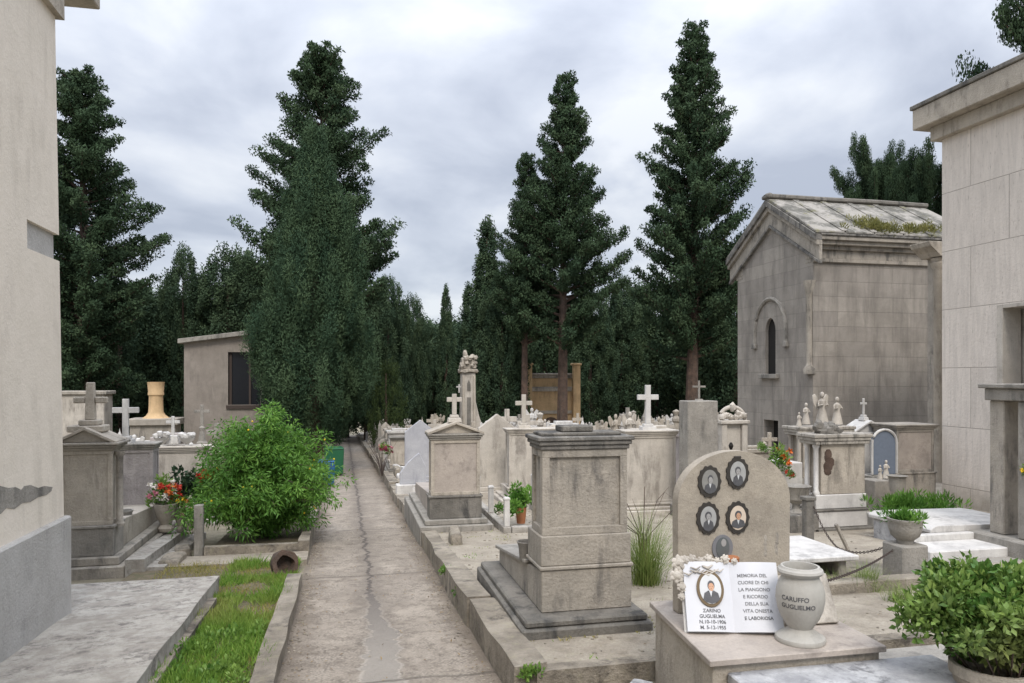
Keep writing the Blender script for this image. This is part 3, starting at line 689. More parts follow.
# white chest tomb with carved flowers on top
T = pedtomb('chest_tomb', 'pale cream chest tomb with white carved flowers on top, behind the flower pots', 152, 205, 12.4, 446, 500, 1.9, M['cream'], M['cream'], th=.30, step=.08, low=.2, fr=.02)
for i, (px, lab) in enumerate(((162, 'white marble flower bowl on the left end of the cream chest tomb'), (187, 'white marble flower bowl on the right end of the cream chest tomb'))):
    Xc = xat(px, 12.5); b = B(); b.lathe([(0, 0), (.06, 0), (.03, .05), (.09, .10), (.12, .15), (0, .14)], seg=12)
    for k in range(5): b.ball((rnd.uniform(-.1, .1), rnd.uniform(-.04, .04), .18+rnd.uniform(-.02, .04)), .05, 8, wob=.4)
    tag(b.out('flower_bowl', M['marble'], None, True, loc=(Xc, 12.5, zat(447, Xc, 12.5))), lab, 'bowl')
b = B(); b.box(-.10, .10, -.08, .08, 0, .14, .01, .03); cross_geo(b, .30, .14, .045, .2)
Xc = xat(173, 12.6); tag(b.out('marble_cross', M['marble'], None, False, loc=(Xc, 12.6, zat(444, Xc, 12.6))), 'small white marble cross between the two flower bowls on the chest tomb', 'cross')
T = pedtomb('chest_tomb', 'pale stained tomb with carved white relief, half hidden by the yellow-flowered bush', 206, 262, 13.6, 440, 500, 1.8, M['cream'], M['tan'], gable=.18, th=.30, step=.08, low=.2)
b = B(); b.lathe([(0, 0), (.09, 0), (.06, .04), (.035, .2), (.05, .26), (0, .3)], seg=10); cross_geo(b, .36, .28, .05, .24)
Xc = xat(202, 13.2); tag(b.out('stone_cross', M['grey'], None, False, loc=(Xc, 13.2, zat(443, Xc, 13.2))), 'grey stone cross standing just left of the carved relief tomb', 'cross')

# flower pots at left
def P3(px, py, Y): X = xat(px, Y); return (X, Y, zat(py, X, Y))
bouquet('flower_urn', 'big cream urn of red, white and orange flowers, leftmost of the flower pots', P3(166, 531, 10.4), .20, ['red', 'orange', 'wht', 'pnk'], 9, (.145, .36), M['tan'], .042)
bouquet('flower_pot', 'grey-beige pot of yellow and orange flowers right of the cream flower urn', P3(181, 531, 10.5), .14, ['yel', 'orange', 'wht'], 7, (.09, .28), M['tan2'], .032)
bouquet('flower_pot', 'small pale pot with pink and yellow flowers next to the square grey post', P3(190, 534, 10.3), .10, ['pnk', 'yel'], 5, (.065, .2), M['tan'], .028)
bouquet('poinsettia', 'red-orange flowers on dark green leaves at the left edge of the bush', P3(209, 486, 10.6), .15, ['red', 'orange'], 10, None, None, .045)
rs = np.random.RandomState(8); c = rs.normal(size=(14, 3))*.09; P, D, tn = cloud(rs, c, np.full((14, 3), .09), 60, .3)
tag(link('dark_plant', leaves('dark_plant', P, D, .07, .02, tn, M['cyp'], .3), loc=P3(192, 488, 10.9)), 'dark blue-green potted plant between the flower pots and the bush', 'plant')
b = B(); b.box(-.05, .05, -.05, .05, 0, .62, .008); p = P3(199, 551, 9.35); tag(b.out('square_post', M['grey'], loc=(p[0], p[1], gz(9.35)+.05)), 'short square grey stone post at the near left corner of the planter', 'post')
# rubble kerb at the end of steps
for i, (px, py, Y, s) in enumerate(((172, 557, 9.0, .16), (183, 545, 9.6, .13), (206, 562, 8.9, .12))):
    p = P3(px, py, Y); b = B(); b.box(-s*.7, s*.7, -s*1.3, s*1.3, -.05, .12 if i < 2 else .05, .02).rough(2, .02, 7)
    tag(b.out('rubble_stone', M['kerb'], loc=(p[0], p[1], gz(Y)+.02), rz=.25*i, smooth=True), ['worn pale kerb block below the stone steps', 'worn pale kerb block nearer the square post', 'flat paving fragment in the grass below the square post'][i], 'stone')
# ---- planter and bush
b = B(); b.slope(-1.62, -.56, 9.28, 9.40, -.1, .17, 14, .018); b.slope(-.55, -.43, 9.28, 13.5, -.1, .20, 30, .02); b.slope(-1.62, -.56, 13.4, 13.5, -.1, .17, 8, .01)
T = tag(b.out('planter_kerb', M['kerb']), 'low mossy stone kerb framing the bed of the big bush', 'kerb')
b = B(); b.slope(-1.6, -.55, 9.4, 13.4, -.1, .09, 10); b.out('soil', M['soil'], T)
T = thing('flowering_bush', 'large bright green bush with tiny yellow flowers, beside the path', 'bush', (-1.02, 10.35, gz(10.3)+.08))
rs = np.random.RandomState(4); cen = []; b = B(); tips = []
for i in range(230):
    a = rs.uniform(0, 6.28); el = rs.uniform(.05, 1)**.7; rr = 1+.20*noise.noise(Vector((math.cos(a)*1.5, math.sin(a)*1.5, el*3)))*2
    # arching stems: rise and droop outward
    hgt = 1.34*(1-.78*(1-el)**1.2)*rs.uniform(.80, 1.10)*rr; outr = (.70*(1-el**4)+.22)*rs.uniform(.75, 1.15)*rr
    pts = []
    for q in (0, .25, .5, .75, 1):
        r_ = outr*(q**1.25); z_ = hgt*math.sin(min(1, q*1.08)*1.57)*(1-.28*(1-el)*q*q)
        pts.append((r_*math.cos(a)*.92, r_*math.sin(a), z_))
    b.tube(pts, [.012, .009, .007, .005, .003], 3)
    for q in range(1, 5):
        for jj in (0, .5):
            if q == 4 and jj: continue
            A = np.array(pts[q]); 
            if jj: A = (A+np.array(pts[q+1]))/2
            cen.append(A+rs.normal(size=3)*.05)
    tips.append(pts[4])
b.out('stems', M['bark'], T)
cen = np.array(cen); P, D, tn = cloud(rs, cen, np.tile([.12, .12, .12], (len(cen), 1)), 40, -.35, .7)
link('foliage', leaves('foliage', P, D, .075*rs.uniform(.6, 1.3, len(P)), .010, tn, M['bush'], .3), T)
b = B()
for p in tips[::6]:
    b.ball((p[0], p[1], p[2]+.1), .013, 6)
b.out('blooms', M['yel'], T)
# log in the grass
b = B(); seg = 14; pr = [(.13, -.11), (.14, -.05), (.125, .05), (.135, .11), (.085, .115), (.07, .02), (.0, .0)]
b.lathe(pr, seg=seg); b.rough(0, .02, 12); b.bm.transform(Matrix.Rotation(R(78), 4, 'X')); b.bm.transform(Matrix.Rotation(R(14), 4, 'Z'))
tag(b.out('hollow_log', M['bark'], None, True, loc=(xat(284, 8.1), 8.1, gz(8.1)+.16)), 'short hollow log lying in the yellowed grass before the bush', 'log')
# bins along the path
def wheelie(name, label, px, py, Y, s, mt):
    p = P3(px, py, Y); T = thing(name, label, 'bin', (p[0], p[1], gz(Y)), .1)
    b = B(); b.box(-.28*s, .28*s, -.32*s, .32*s, .08*s, .95*s, .02, -.04*s); b.out('body', mt, T)
    b = B(); b.box(-.33*s, .33*s, -.38*s, .38*s, .953*s, 1.03*s, .02, .02); b.out('lid', mt, T)
    b = B(); b.tube([(-.32*s, .3*s, .1*s), (-.26*s, .3*s, .1*s)], .1*s, 12); b.tube([(.26*s, .3*s, .1*s), (.32*s, .3*s, .1*s)], .1*s, 12); b.out('wheel', M['void'], T)
wheelie('waste_bin', 'small blue plastic bin at the left edge of the path behind the bush', 326, 487, 18.5, .62, M['bin_b'])
wheelie('waste_bin', 'green plastic bin beyond the blue bin beside the path', 334, 458, 21.6, .8, M['bin_g'])

# ================================================================ CENTRE TOMBS
pedtomb('chest_tomb', 'tan flat-topped tomb with dark cap beside the kerb, with crimson flowers before it', 391, 419, 20.3, 437, 480, 1.8, M['tan'], M['tan'], th=.3, step=.1, low=.22, fr=.02, mbase=M['dark'])
def gabslab(name, label, px0, px1, Y, ytop, rise, m_, th=.10, cat='headstone', arch=False, base=.2, mb=None):
    x0, x1 = xat(px0, Y), xat(px1, Y); g_ = gz(Y)+(.165 if x0 > .9 else .02); zt = zat(ytop, (x0+x1)/2, Y)-g_; h = (x1-x0)/2
    T = thing(name, label, cat, ((x0+x1)/2, Y, g_))
    if arch: pts = [(-h, base)]+[(h*math.cos(R(a))*-1, zt-rise+rise*math.sin(R(a))) for a in range(0, 181, 12)]+[(h, base)]
    else: pts = [(-h, base), (-h, zt-rise), (0, zt), (h, zt-rise), (h, base)]
    b = B(); b.prism(pts, 0, th, 'y', .006); b.out('stele', m_, T)
    b = B(); b.box(-h-.07, h+.07, -.07, th+.07, -.2, base*.6, .01); b.box(-h-.03, h+.03, -.04, th+.04, base*.6+.001, base-.001, .01); b.out('plinth', mb or m_, T)
    return T
T = gabslab('gabled_headstone', 'bluish-white gabled marble headstone left of the cross-topped beige tomb', 405, 436, 16.3, 420, .26, M['lilac'], .12)
b = B(); b.prism([(.5, -.2), (1.9, -.2), (1.9, .2), (.5, .32)], -.3, .3, 'x', .01); b.out('grave_body', M['marble'], T)
b = B(); hh_ = [( -.25, .2), (-.25, .42), (-.1, .62), (.05, .74), (.12, .8), (.25, .55), (.25, .2)]
T2 = thing('marble_headstone', 'low bluish marble headstone with sloping scrolled top in front of the gabled one', 'headstone', (xat(413, 14.4), 14.4, gz(14.4)+.165))
b.prism(hh_, 0, .09, 'y', .01); b.out('stele', M['lilac'], T2); b = B(); b.box(-.32, .32, -.1, .18, -.2, .2, .01); b.out('plinth', M['marble'], T2)
gabslab('gabled_headstone', 'cream stained gabled headstone just right of the cross-topped beige tomb', 479, 516, 13.4, 414, .26, M['cream'], .14)
T = pedtomb('marble_tomb', 'pale cream tomb with a small pinkish cross, just left of the near tall tomb', 509, 566, 12.6, 428, 500, 1.6, M['cream'], M['cream'], crossh=.50, crossw=.30, th=.28, step=.1, low=.2, fr=.03, crx=-.22, crt=.075)
pedtomb('marble_tomb', 'big pale marble tomb crowned by a tall white cross, behind the long grass', 627, 676, 10.6, 430, 510, 1.7, M['cream'], M['cream'], crossh=.60, crossw=.34, th=.30, step=.10, low=.12, fr=.035, crt=.08, cross_mat=M['marble'])
# small plot with four white posts and a green plant
x0, x1 = xat(488, 10.6), xat(545, 9.2)
T = thing('railed_plot', 'small white-posted grave plot with rubble edging between two beige tombs', 'grave plot', (2.35, 9.3, gz(9.3)+.165))
b = B(); b.box(-.36, -.26, 0, 2.3, -.12, .08, .01); b.box(.55, .65, 0, 2.3, -.12, .08, .01); b.box(-.25, .54, 0, .1, -.12, .08, .01); b.out('edging', M['slab'], T)
for (x, y) in ((-.31, .05), (.60, .05), (-.31, 1.1), (-.31, 2.2), (.6, 2.2)):
    b = B(); b.box(x-.035, x+.035, y-.035, y+.035, .081, .43, .006); b.box(x-.045, x+.045, y-.045, y+.045, .431, .46, .006, .012); b.out('post', M['marble'], T)
rs = np.random.RandomState(12); c = rs.normal(size=(16, 3))*np.array([.09, .09, .07]); P, D, tn = cloud(rs, c, np.full((16, 3), .08), 60, .5)
T = thing('potted_plant', 'bright green leafy plant in a brown pot on the white-posted grave plot', 'plant', (2.36, 9.9, gz(9.9)+.2))
link('foliage', leaves('foliage', P, D, .07, .014, tn, M['bush'], .3), T, (0, 0, .33)); b = B(); b.lathe([(0, 0), (.06, 0), (.08, .22), (.07, .22), (0, .18)], seg=14); b.out('pot', M['clay'], T, True)
bouquet('flower_pot', 'white flowers low among the posts of the small white-posted plot', (2.2, 10.6, gz(10.6)+.22), .12, ['wht'], 6, None, None, .035)
# bare branches and crimson flowers near the kerb
T = thing('dried_branches', 'bare dry branches leaning out of a grave pot by the kerb', 'branches', (xat(382, 19), 19, gz(19)+.17))
b = B()
for i in range(16):
    a = rnd.uniform(0, 6.28); l_ = rnd.uniform(.4, .95); b.tube([(0, 0, 0), (math.cos(a)*l_*.15, math.sin(a)*l_*.15, l_*.5), (math.cos(a)*l_*.45, math.sin(a)*l_*.45, l_)], [.014, .009, .004], 4)
b.out('stems', M['iron'], T)
bouquet('crimson_flowers', 'crimson flowers in a white vase before the tan flat-topped tomb', P3(386, 462, 19.2), .16, ['vio', 'vio', 'pnk'], 7, (.05, .2), M['marble'], .05)
# plants tuft with long grass
def tuft(name, label, loc, n, h, spread, mt, seed, w=.006, cat='grass tuft'):
    rs_ = np.random.RandomState(seed); Ps = []; Ds = []; Ls = []
    V = []; F = []; k = 0
    b = B()
    me_b = []
    for i in range(n):
        a = rs_.uniform(0, 6.28); l_ = h*rs_.uniform(.5, 1.1); o_ = spread*rs_.uniform(.1, 1); x, y = rs_.normal(size=2)*.05
        s_ = Vector((-math.sin(a), math.cos(a), 0))*w*.5; last = None
        for q in (0, .35, .7, 1):
            p_ = Vector((x+math.cos(a)*o_*q**1.6, y+math.sin(a)*o_*q**1.6, l_*(q-.30*q*q*(o_/spread))))
            ww = s_*(1-q*.92); cur = (b.bm.verts.new(p_-ww), b.bm.verts.new(p_+ww))
            if last: b.bm.faces.new((last[0], last[1], cur[1], cur[0]))
            last = cur
    me = b.mesh(name, mt); a_ = me.attributes.new('tone', 'FLOAT', 'FACE'); a_.data.foreach_set('value', np.repeat(rs_.uniform(0, 1, n), 3).astype(np.float32))
    return tag(link(name, me, loc=loc), label, cat)
p = P3(646, 585, 6.2)
tuft('long_grass', 'tall arching clump of long green grass behind the near block tomb', (p[0], p[1], gz(6.2)+.1), 620, .80, .62, M['gr2'], 5)
b = B()
for i in range(9):
    a = rnd.uniform(-.5, .5); b.tube([(0, 0, 0), (a*.12, .05, .45), (a*.8, .02, .80+rnd.uniform(-.15, .1)), (a*1.5, 0, .78+rnd.uniform(-.1, .1))], [.005, .004, .003, .001], 4)
tag(b.out('dry_stalks', M['bark'], loc=(p[0], p[1], gz(6.2)+.15)), 'thin dry brown stalks rising from the long grass clump', 'stalks')
# tall plain slab and ornate stele right of it
x0, x1 = xat(688, 9.9), xat(718, 9.9); g_ = gz(9.9)+.165
T = thing('plain_monolith', 'tall plain grey-brown upright slab behind the rounded photo headstone', 'monolith', ((x0+x1)/2, 9.9, g_))
b = B(); h = (x1-x0)/2; zt = zat(401, x0, 9.9)-g_; b.box(-h, h, 0, .3, .15, zt, .01); b.out('shaft', M['grey'], T); b = B(); b.box(-h-.1, h+.1, -.1, .4, -.2, .149, .01); b.out('plinth', M['dark'], T)
b = B(); cross_geo(b, .34, 0, .035, .26); b.box(-.06, .06, -.06, .06, -1.9, 0, .01); X_ = xat(699, 12.6)
tag(b.out('iron_cross', M['grey'], loc=(X_, 12.6, zat(399, X_, 12.6))), 'thin dark cross on a pillar right behind the plain monolith', 'cross')
def ornate(label, px0, px1, Y, ytop, m_):
    x0, x1 = xat(px0, Y), xat(px1, Y); h = (x1-x0)/2; g_ = gz(Y)+.165; zt = zat(ytop, (x0+x1)/2, Y)-g_
    T = thing('scrolled_monument', label, 'monument', ((x0+x1)/2, Y, g_))
    b = B(); b.box(-h-.06, h+.06, -.08, .30, -.2, .3, .012); b.out('plinth', m_, T)
    b = B(); b.box(-h, -h+.10, 0, .2, .301, zt-.30, .01); b.box(h-.10, h, 0, .2, .301, zt-.30, .01); b.box(-h+.101, h-.101, .06, .18, .301, zt-.30, .005); b.box(-h-.03, h+.03, -.03, .22, zt-.299, zt-.24, .01); b.out('shaft', m_, T)
    b = B()
    for s_ in (-1, 1):
        pts = [(s_*h*math.cos(q)*1.0, .1, zt-.24+.22*math.sin(q)) for q in [k*math.pi/2/8 for k in range(9)]]; b.tube(pts, .035, 8)
        for k in range(5): b.ball((s_*(h*.2+k*h*.16), .06, zt-.16+rnd.uniform(-.03, .04)), .05, 8, wob=.5)
    b.ball((0, .08, zt-.02), (.06, .06, .08), 8, wob=.5); b.out('carving', m_, T, True)
    return T
ornate('cream arched monument with carved scrollwork, right of the plain monolith', 722, 748, 11.2, 406, M['cream'])
b = B(); b.lathe([(0, 0), (.04, 0), (.02, .04), (.04, .1), (.02, .15), (0, .16)], seg=10); tag(b.out('dark_vase', M['void'], None, True, loc=(xat(731, 10.9), 10.9, zat(452, xat(731, 10.9), 10.9))), 'tiny dark lamp in front of the cream scrolled monument', 'lamp')

# ================================================================ RIGHT TOMBS
def coltomb(label, px0, px1, Y, ytop, ybot, back, m1, statues=0, crest=True):
    x0, x1 = xat(px0, Y), xat(px1, Y); g_ = gz(Y)+.12; W = x1-x0; h = W/2; zt = zat(ytop, (x0+x1)/2, Y)-g_
    T = thing('columned_tomb', label, 'tomb', ((x0+x1)/2, Y, g_))
    b = B(); b.box(-h-.05, h+.05, -.05, back+.05, -.2, zt*.06, .012); b.out('base_step', M['dark'], T)
    b = B(); b.box(-h, h, 0, back, zt*.06+.001, zt*.22, .01); b.box(-h+.01, h-.01, .01, back-.01, zt*.24, zt*.38, .01); b.out('pedestal', M['grey'] if not crest else M['marble'], T)
    b = B(); b.box(-h-.02, h+.02, -.02, back+.02, zt*.22+.001, zt*.24-.001, .006); b.out('moulding', M['dark'], T)
    b = B(); b.box(-h+.10, h-.02, .03, back-.04, zt*.38+.001, zt*.87, .008); b.out('shaft', M['tan'], T)
    for y_ in (.07, back-.06):
        b = B(); b.lathe([(.045, 0), (.045, .03), (.03, .05), (.03, zt*.49-.06), (.045, zt*.49-.03), (.045, zt*.49-.002)], -h+.05, y_, 12, zt*.38+.001); b.out('column', m1, T, True)
    b = B(); step_cornice(b, -h, h, 0, back, zt*.87+.001, zt*.97, .045, 3); b.out('cornice', M['stained'], T)
    if crest:
        b = B(); b.ball((-.1, .15, zt), (.18, .12, .09), 12, wob=.6)
        for k in range(7): b.ball((rnd.uniform(-.26, .08), .15+rnd.uniform(-.08, .08), zt+.04+rnd.uniform(-.02, .05)), .055, 8, wob=.5)
        b.out('blackened_wreath', M['dark'], T, True)
    return T
T1 = coltomb('large beige tomb with corner columns, a brown stain and a blackened carved wreath on top', 816, 868, 8.35, 431, 540, .32, M['marble'])
b = B()
for i in range(5): b.ball((-.17+rnd.uniform(-.03, .03), .028, .80+i*.055), (.05+rnd.uniform(0, .02), .004, .06), 10, wob=.5)
b.out('stain', M['bark'], T1, True, label='dark brown damp stain on the beige panel')
T1 = coltomb('whitish columned tomb carrying a group of white statues, behind the stained beige tomb', 799, 852, 10.3, 424, 520, .36, M['cream'], crest=False)
for px, yb, h_, wg, lab in ((822, 418, .50, True, 'tallest white statue with spread wings on the whitish tomb'), (806, 419, .34, False, 'small seated white statue at the left of the winged one'), (837, 419, .44, False, 'slim white statue at the right of the winged one'), (799, 421, .22, False, 'smallest white statue at the left end of the statue group')):
    b = B(); angel_geo(b, h_, wg); X_ = xat(px, 10.48); tag(b.out('statue', M['cream'], None, True, loc=(X_, 10.48, zat(yb+5, X_, 10.48))), lab, 'statue')
pedtomb('gabled_tomb', 'narrow white gabled tomb with thin cross, before the coursed stone mausoleum', 855, 884, 10.9, 422, 500, .8, M['marble'], M['marble'], gable=.16, crossh=.28, crossw=.12, th=.3, step=.1, low=.2, fr=.05, crt=.035, body=False, cross_mat=M['marble'], cor=.07)
pedtomb('block_tomb', 'square beige block tomb with projecting cornice, against the travertine building', 897, 934, 10.3, 424, 490, .8, M['tan2'], M['pinkm'], th=.55, step=.1, low=.40, fr=.04, body=False, cor=.06)
X_ = xat(884, 10.3); T = thing('round_niche', 'dark blue-grey round-topped niche in a stone frame between the narrow and the block tomb', 'niche', (X_, 10.3, gz(10.3)+.165))
b = B(); pts = [(-.22, .5), (-.22, 1.0)]+[(-.22*math.cos(R(a)), 1.0+.22*math.sin(R(a))) for a in range(15, 166, 15)]+[(.22, 1.0), (.22, .5)]; b.prism(pts, 0, .04, 'y', .004); b.out('glass', plain('blue_grey_glass', (.16, .19, .24), .2), T)
b = B(); b.tube([(x*1.04, -.01, z) for x, z in pts], .022, 6); b.out('frame', M['marble'], T, True); b = B(); b.box(-.3, .3, -.1, .3, -.2, .49, .01); b.out('plinth', M['grey'], T)
for px, Y, yb, hh_, lab in ((886, 9.9, 478, .28, 'small white kneeling statue before the round dark niche'), (880, 9.95, 479, .22, 'tiny reddish-white figure left of the kneeling statue at the niche')):
    b = B(); angel_geo(b, hh_, False); X_ = xat(px, Y); tag(b.out('figurine', M['cream'], None, True, loc=(X_, Y, zat(yb, X_, Y))), lab, 'figurine')
b = B(); b.box(-.28, .28, -.15, .2, -.6, 0, .01); X_ = xat(884, 9.9); tag(b.out('stone_block', M['grey'], loc=(X_, 9.9, zat(479, X_, 9.9)-.003)), 'low grey block carrying the small figures before the niche', 'block')
b = B(); b.lathe([(0, 0), (.09, 0), (.10, .03), (.12, .22), (.15, .24), (.13, .24), (0, .2)], seg=14); X_ = xat(897, 9.3); tag(b.out('stone_pot', M['grey'], None, True, loc=(X_, 9.3, zat(492, X_, 9.3))), 'round grey stone pot before the square block tomb', 'pot')
# flowers left of columned tombs + metal basin
p = P3(782, 466, 9.6)
bouquet('orange_lilies', 'bouquet with orange lilies and dark green leaves beside the whitish columned tomb', (p[0], p[1], p[2]-.05), .20, ['orange'], 5, None, None, .05)
bouquet('red_flowers', 'small red flowers hanging left of the stained columned tomb', P3(790, 478, 9.0), .08, ['red'], 9, None, None, .02)
bouquet('white_calla', 'pale lily bud on a leafy stem left of the orange lilies', P3(763, 452, 9.8), .09, ['wht'], 2, None, None, .035)
b = B(); b.box(-.5, .5, 0, .6, -.8, 0, .01); p = P3(772, 462, 9.6); tag(b.out('flower_box', M['marble'], loc=(p[0], p[1], p[2]-.02)), 'whitish stone flower box under the orange lilies', 'planter')
b = B(); b.lathe([(0, 0), (.10, 0), (.05, .05), (.05, .10), (.14, .17), (.17, .32), (.19, .34), (.16, .34), (0, .3)], seg=16); p = P3(796, 512, 8.5); tag(b.out('stone_basin', M['grey'], None, True, loc=(p[0], p[1], p[2])), 'grey footed stone basin left of the stained columned tomb', 'basin')
b = B(); b.box(-.2, .2, -.2, .2, -.5, -.002, .01); tag(b.out('basin_block', M['dark'], loc=p), 'dark block carrying the grey footed basin', 'block')

# ---- chain enclosure with posts, urn, marble slabs
def post(px, pyb, Y, h_, w_, lab, mt='grey'):
    p = P3(px, pyb, Y); b = B(); b.box(-w_/2, w_/2, -w_/2, w_/2, -.1, h_, .01); return tag(b.out('stone_post', M[mt], loc=(p[0], p[1], gz(Y)+.1)), lab, 'post'), p
YP = 5.8; X_ = xat(905, YP); zb = gz(YP)+.10; zt = zat(543, X_, YP)
b = B(); b.box(-.135, .135, -.135, .135, zb-zt, 0, .012); tag(b.out('stone_post', M['grey'], loc=(X_, YP, zt)), 'thick square stone post carrying a round stone flower bowl', 'post')
T = thing('flower_bowl', 'round grey stone bowl of bright green plants on the thick square post', 'bowl', (X_, YP, zt+.001))
b = B(); b.lathe([(0, 0), (.07, 0), (.075, .03), (.12, .07), (.142, .14), (.145, .20), (.152, .21), (.152, .225), (.13, .225), (.12, .16), (0, .15)], seg=24); b.out('bowl', M['grey'], T, True)
rs = np.random.RandomState(31); c = rs.normal(size=(22, 3))*np.array([.06, .06, .02])+np.array([0, 0, .22]); P, D, tn = cloud(rs, c, np.full((22, 3), .05), 45, .8); link('foliage', leaves('foliage', P, D, .06, .006, tn, M['bush'], .3), T)
X2 = xat(915, 8.3); c = rs.normal(size=(60, 3))*np.array([.28, .12, .05]); P, D, tn = cloud(rs, c, np.full((60, 3), .08), 40, .8)
tag(link('green_plants', leaves('green_plants', P, D, .10, .010, tn, M['bush'], .3), loc=(X2-.05, 8.3, zat(508, X2, 8.3))), 'bright green feathery plants in a marble trough behind the stone bowl', 'plants')
b = B(); b.box(-.5, .45, -.25, .25, -.6, -.02, .01); tag(b.out('marble_trough', M['marble'], loc=(X2-.05, 8.3, zat(512, X2, 8.3))), 'grey-white marble trough under the feathery green plants', 'planter')
Y2 = 7.4; X3 = xat(808, Y2); zp2 = zat(500, X3, Y2)
b = B(); b.box(-.05, .05, -.05, .05, gz(Y2)+.1-zp2, 0, .008); b.box(-.065, .065, -.065, .065, .001, .04, .006); tag(b.out('chain_post', M['dark'], loc=(X3, Y2, zp2)), 'thin dark post holding the far end of the chain', 'post')
def chain(p0, p1, sag, label):
    p0 = Vector(p0); p1 = Vector(p1); n = int((p1-p0).length/.032); b = B()
    for i in range(n):
        t = (i+.5)/n; q = p0.lerp(p1, t); q.z -= sag*4*t*(1-t)
        d = (p1-p0).normalized(); d.z -= sag*4*(1-2*t)/(p1-p0).length; d.normalize()
        s_ = d.cross(Vector((0, 0, 1))).normalized(); s2 = d.cross(s_)
        A = s_ if i % 2 else s2
        b.tube([q+d*.020*math.cos(a)+A*.010*math.sin(a) for a in [k*math.pi/3 for k in range(7)]], .0042, 4)
    return tag(b.out('iron_chain', M['iron']), label, 'chain')
chain((X_-.13, YP, zt-.06), PT(826, 581, 5.3), .03, 'rusty iron chain running from the thick post towards the vase')
chain((X3+.05, Y2, zp2-.02), PT(838, 548, 7.6), .07, 'rusty iron chain hanging from the thin dark post')
chain((X_-.13, YP+.1, zt-.05), PT(838, 548, 7.6), .05, 'rusty iron chain behind the thick post, slack over the marble bench')
def gslab(label, pts, h, th, m_, bev=.008, cat='grave slab', name='marble_slab'):
    b = B(); b.prism([(p[0], p[1]) for p in pts], h-th, h, 'z', bev); return tag(b.out(name, m_), label, cat)
# white marble bench-slab behind the memorial
ya, yb = 5.9, 7.3
T = thing('marble_table_grave', 'white marble topped table grave behind the rounded photo headstone', 'grave', (0, 0, 0)); T.location = (xat(800, 6.3), 6.3, gz(6.3)+.1)
zz = zat(549, xat(800, 6.3), 6.3)-T.location.z
b = B(); b.box(-.75, .38, -.35, .55, zz-.045, zz, .008); b.out('top_slab', M['marble'], T); b = B(); b.box(-.68, -.60, -.28, .5, -.2, zz-.046, .01); b.box(.22, .30, -.28, .5, -.2, zz-.046, .01); b.box(-.6, .22, .3, .4, -.2, zz-.046, .01); b.out('support', M['grey'], T)
# long marble covers to the right
xg = xat(930, 7.6)
T = thing('marble_grave', 'long low grey-white marble grave cover beside the travertine building', 'grave', (xat(935, 6.9), 6.85, gz(6.9)+.1))
z1 = zat(527, xat(935, 6.9), 6.85)-T.location.z
b = B(); b.box(-.10, 1.3, 0, .9, -.3, z1-.06, .01); b.out('grave_body', M['mott'], T); b = B(); b.prism([(-.13, z1-.058), (1.33, z1-.058), (1.33, z1-.02), (1.2, z1), (-.05, z1+.02), (-.13, z1-.02)], -.03, .95, 'y', .006); b.out('lid', M['marble'], T)
T = thing('marble_step', 'low white marble step slabs in front of the long grave cover', 'step', (xat(950, 6.4), 6.32, gz(6.35)+.1))
b = B(); b.box(-.30, 1.0, 0, .42, -.2, .17, .01); b.box(-.25, 1.0, .421, .5, -.2, .24, .01); b.out('slab', M['marble'], T); b = B(); b.box(-.55, 1.05, -.2, -.002, -.2, .08, .01); b.out('lower_step', M['grey'], T)
b = B(); b.box(-1.7, .45, 0, .14, -.2, .13, .01); b.box(-1.7, .45, .0, 1.2, -.2, .0, .01); tag(b.out('plot_edging', M['kerb'], loc=(xat(910, 5.6), 5.42, gz(5.6)+.14)), 'low stone edging of the chained grave plot', 'kerb')
b = B(); b.box(-.015, .015, -.02, .02, 0, .42, .005, M=Matrix.Rotation(R(-28), 4, 'Y')); p = P3(852, 558, 6.9); tag(b.out('leaning_stick', M['tan2'], loc=p), 'pale wooden stick leaning near the chain', 'stick')
for px, Y, n_, hh_, lab, sd_ in ((868, 5.5, 380, .28, 'fine pale green grass clump before the chain post', 3), (900, 5.1, 200, .2, 'small grass clump beside the right foreground bush', 6), (835, 5.6, 200, .18, 'low grass clump behind the inscribed vase', 8)):
    tuft('grass_clump', lab, (xat(px, Y), Y, gz(Y)+.15), n_, hh_, .24, M['gr2'], sd_, .005)
# far-ground plot surfaces, right: small stones etc.
# grey stone frame at right edge with pedestal
YF = 6.1; X_ = xat(1012, YF)+.42; g_ = gz(YF)+.1
T = thing('stone_aedicule', 'grey stone portal frame on a block, cut by the right edge of the view', 'monument', (X_, YF, g_))
zt = zat(386, X_, YF)-g_; zb = zat(543, X_, YF)-g_
b = B(); b.box(-.24, 1.6, -.05, .75, -.3, zb, .015); b.out('pedestal', M['grey'], T)
b = B(); b.box(-.12, .10, .05, .22, zb+.001, zt-.16, .012); b.out('pillar', M['grey'], T)
b = B(); b.box(1.2, 1.42, .05, .22, zb+.001, zt-.16, .012); b.out('pillar', M['grey'], T)
b = B(); b.box(-.15, 1.45, .02, .60, zt-.158, zt-.03, .01); b.box(-.19, 1.5, -.02, .65, zt-.029, zt+.02, .01); b.out('lintel', M['grey'], T)
b = B(); b.box(-.10, 1.42, .40, .58, zb+.001, zt-.16, .01); b.out('back_panel', M['tan2'], T)
T = bouquet('yellow_flowers', 'yellow flowers fixed to the left side of the grey stone portal', (X_-.14, YF+.1, zat(476, X_, YF)), .07, ['yel'], 7, None, None, .028)

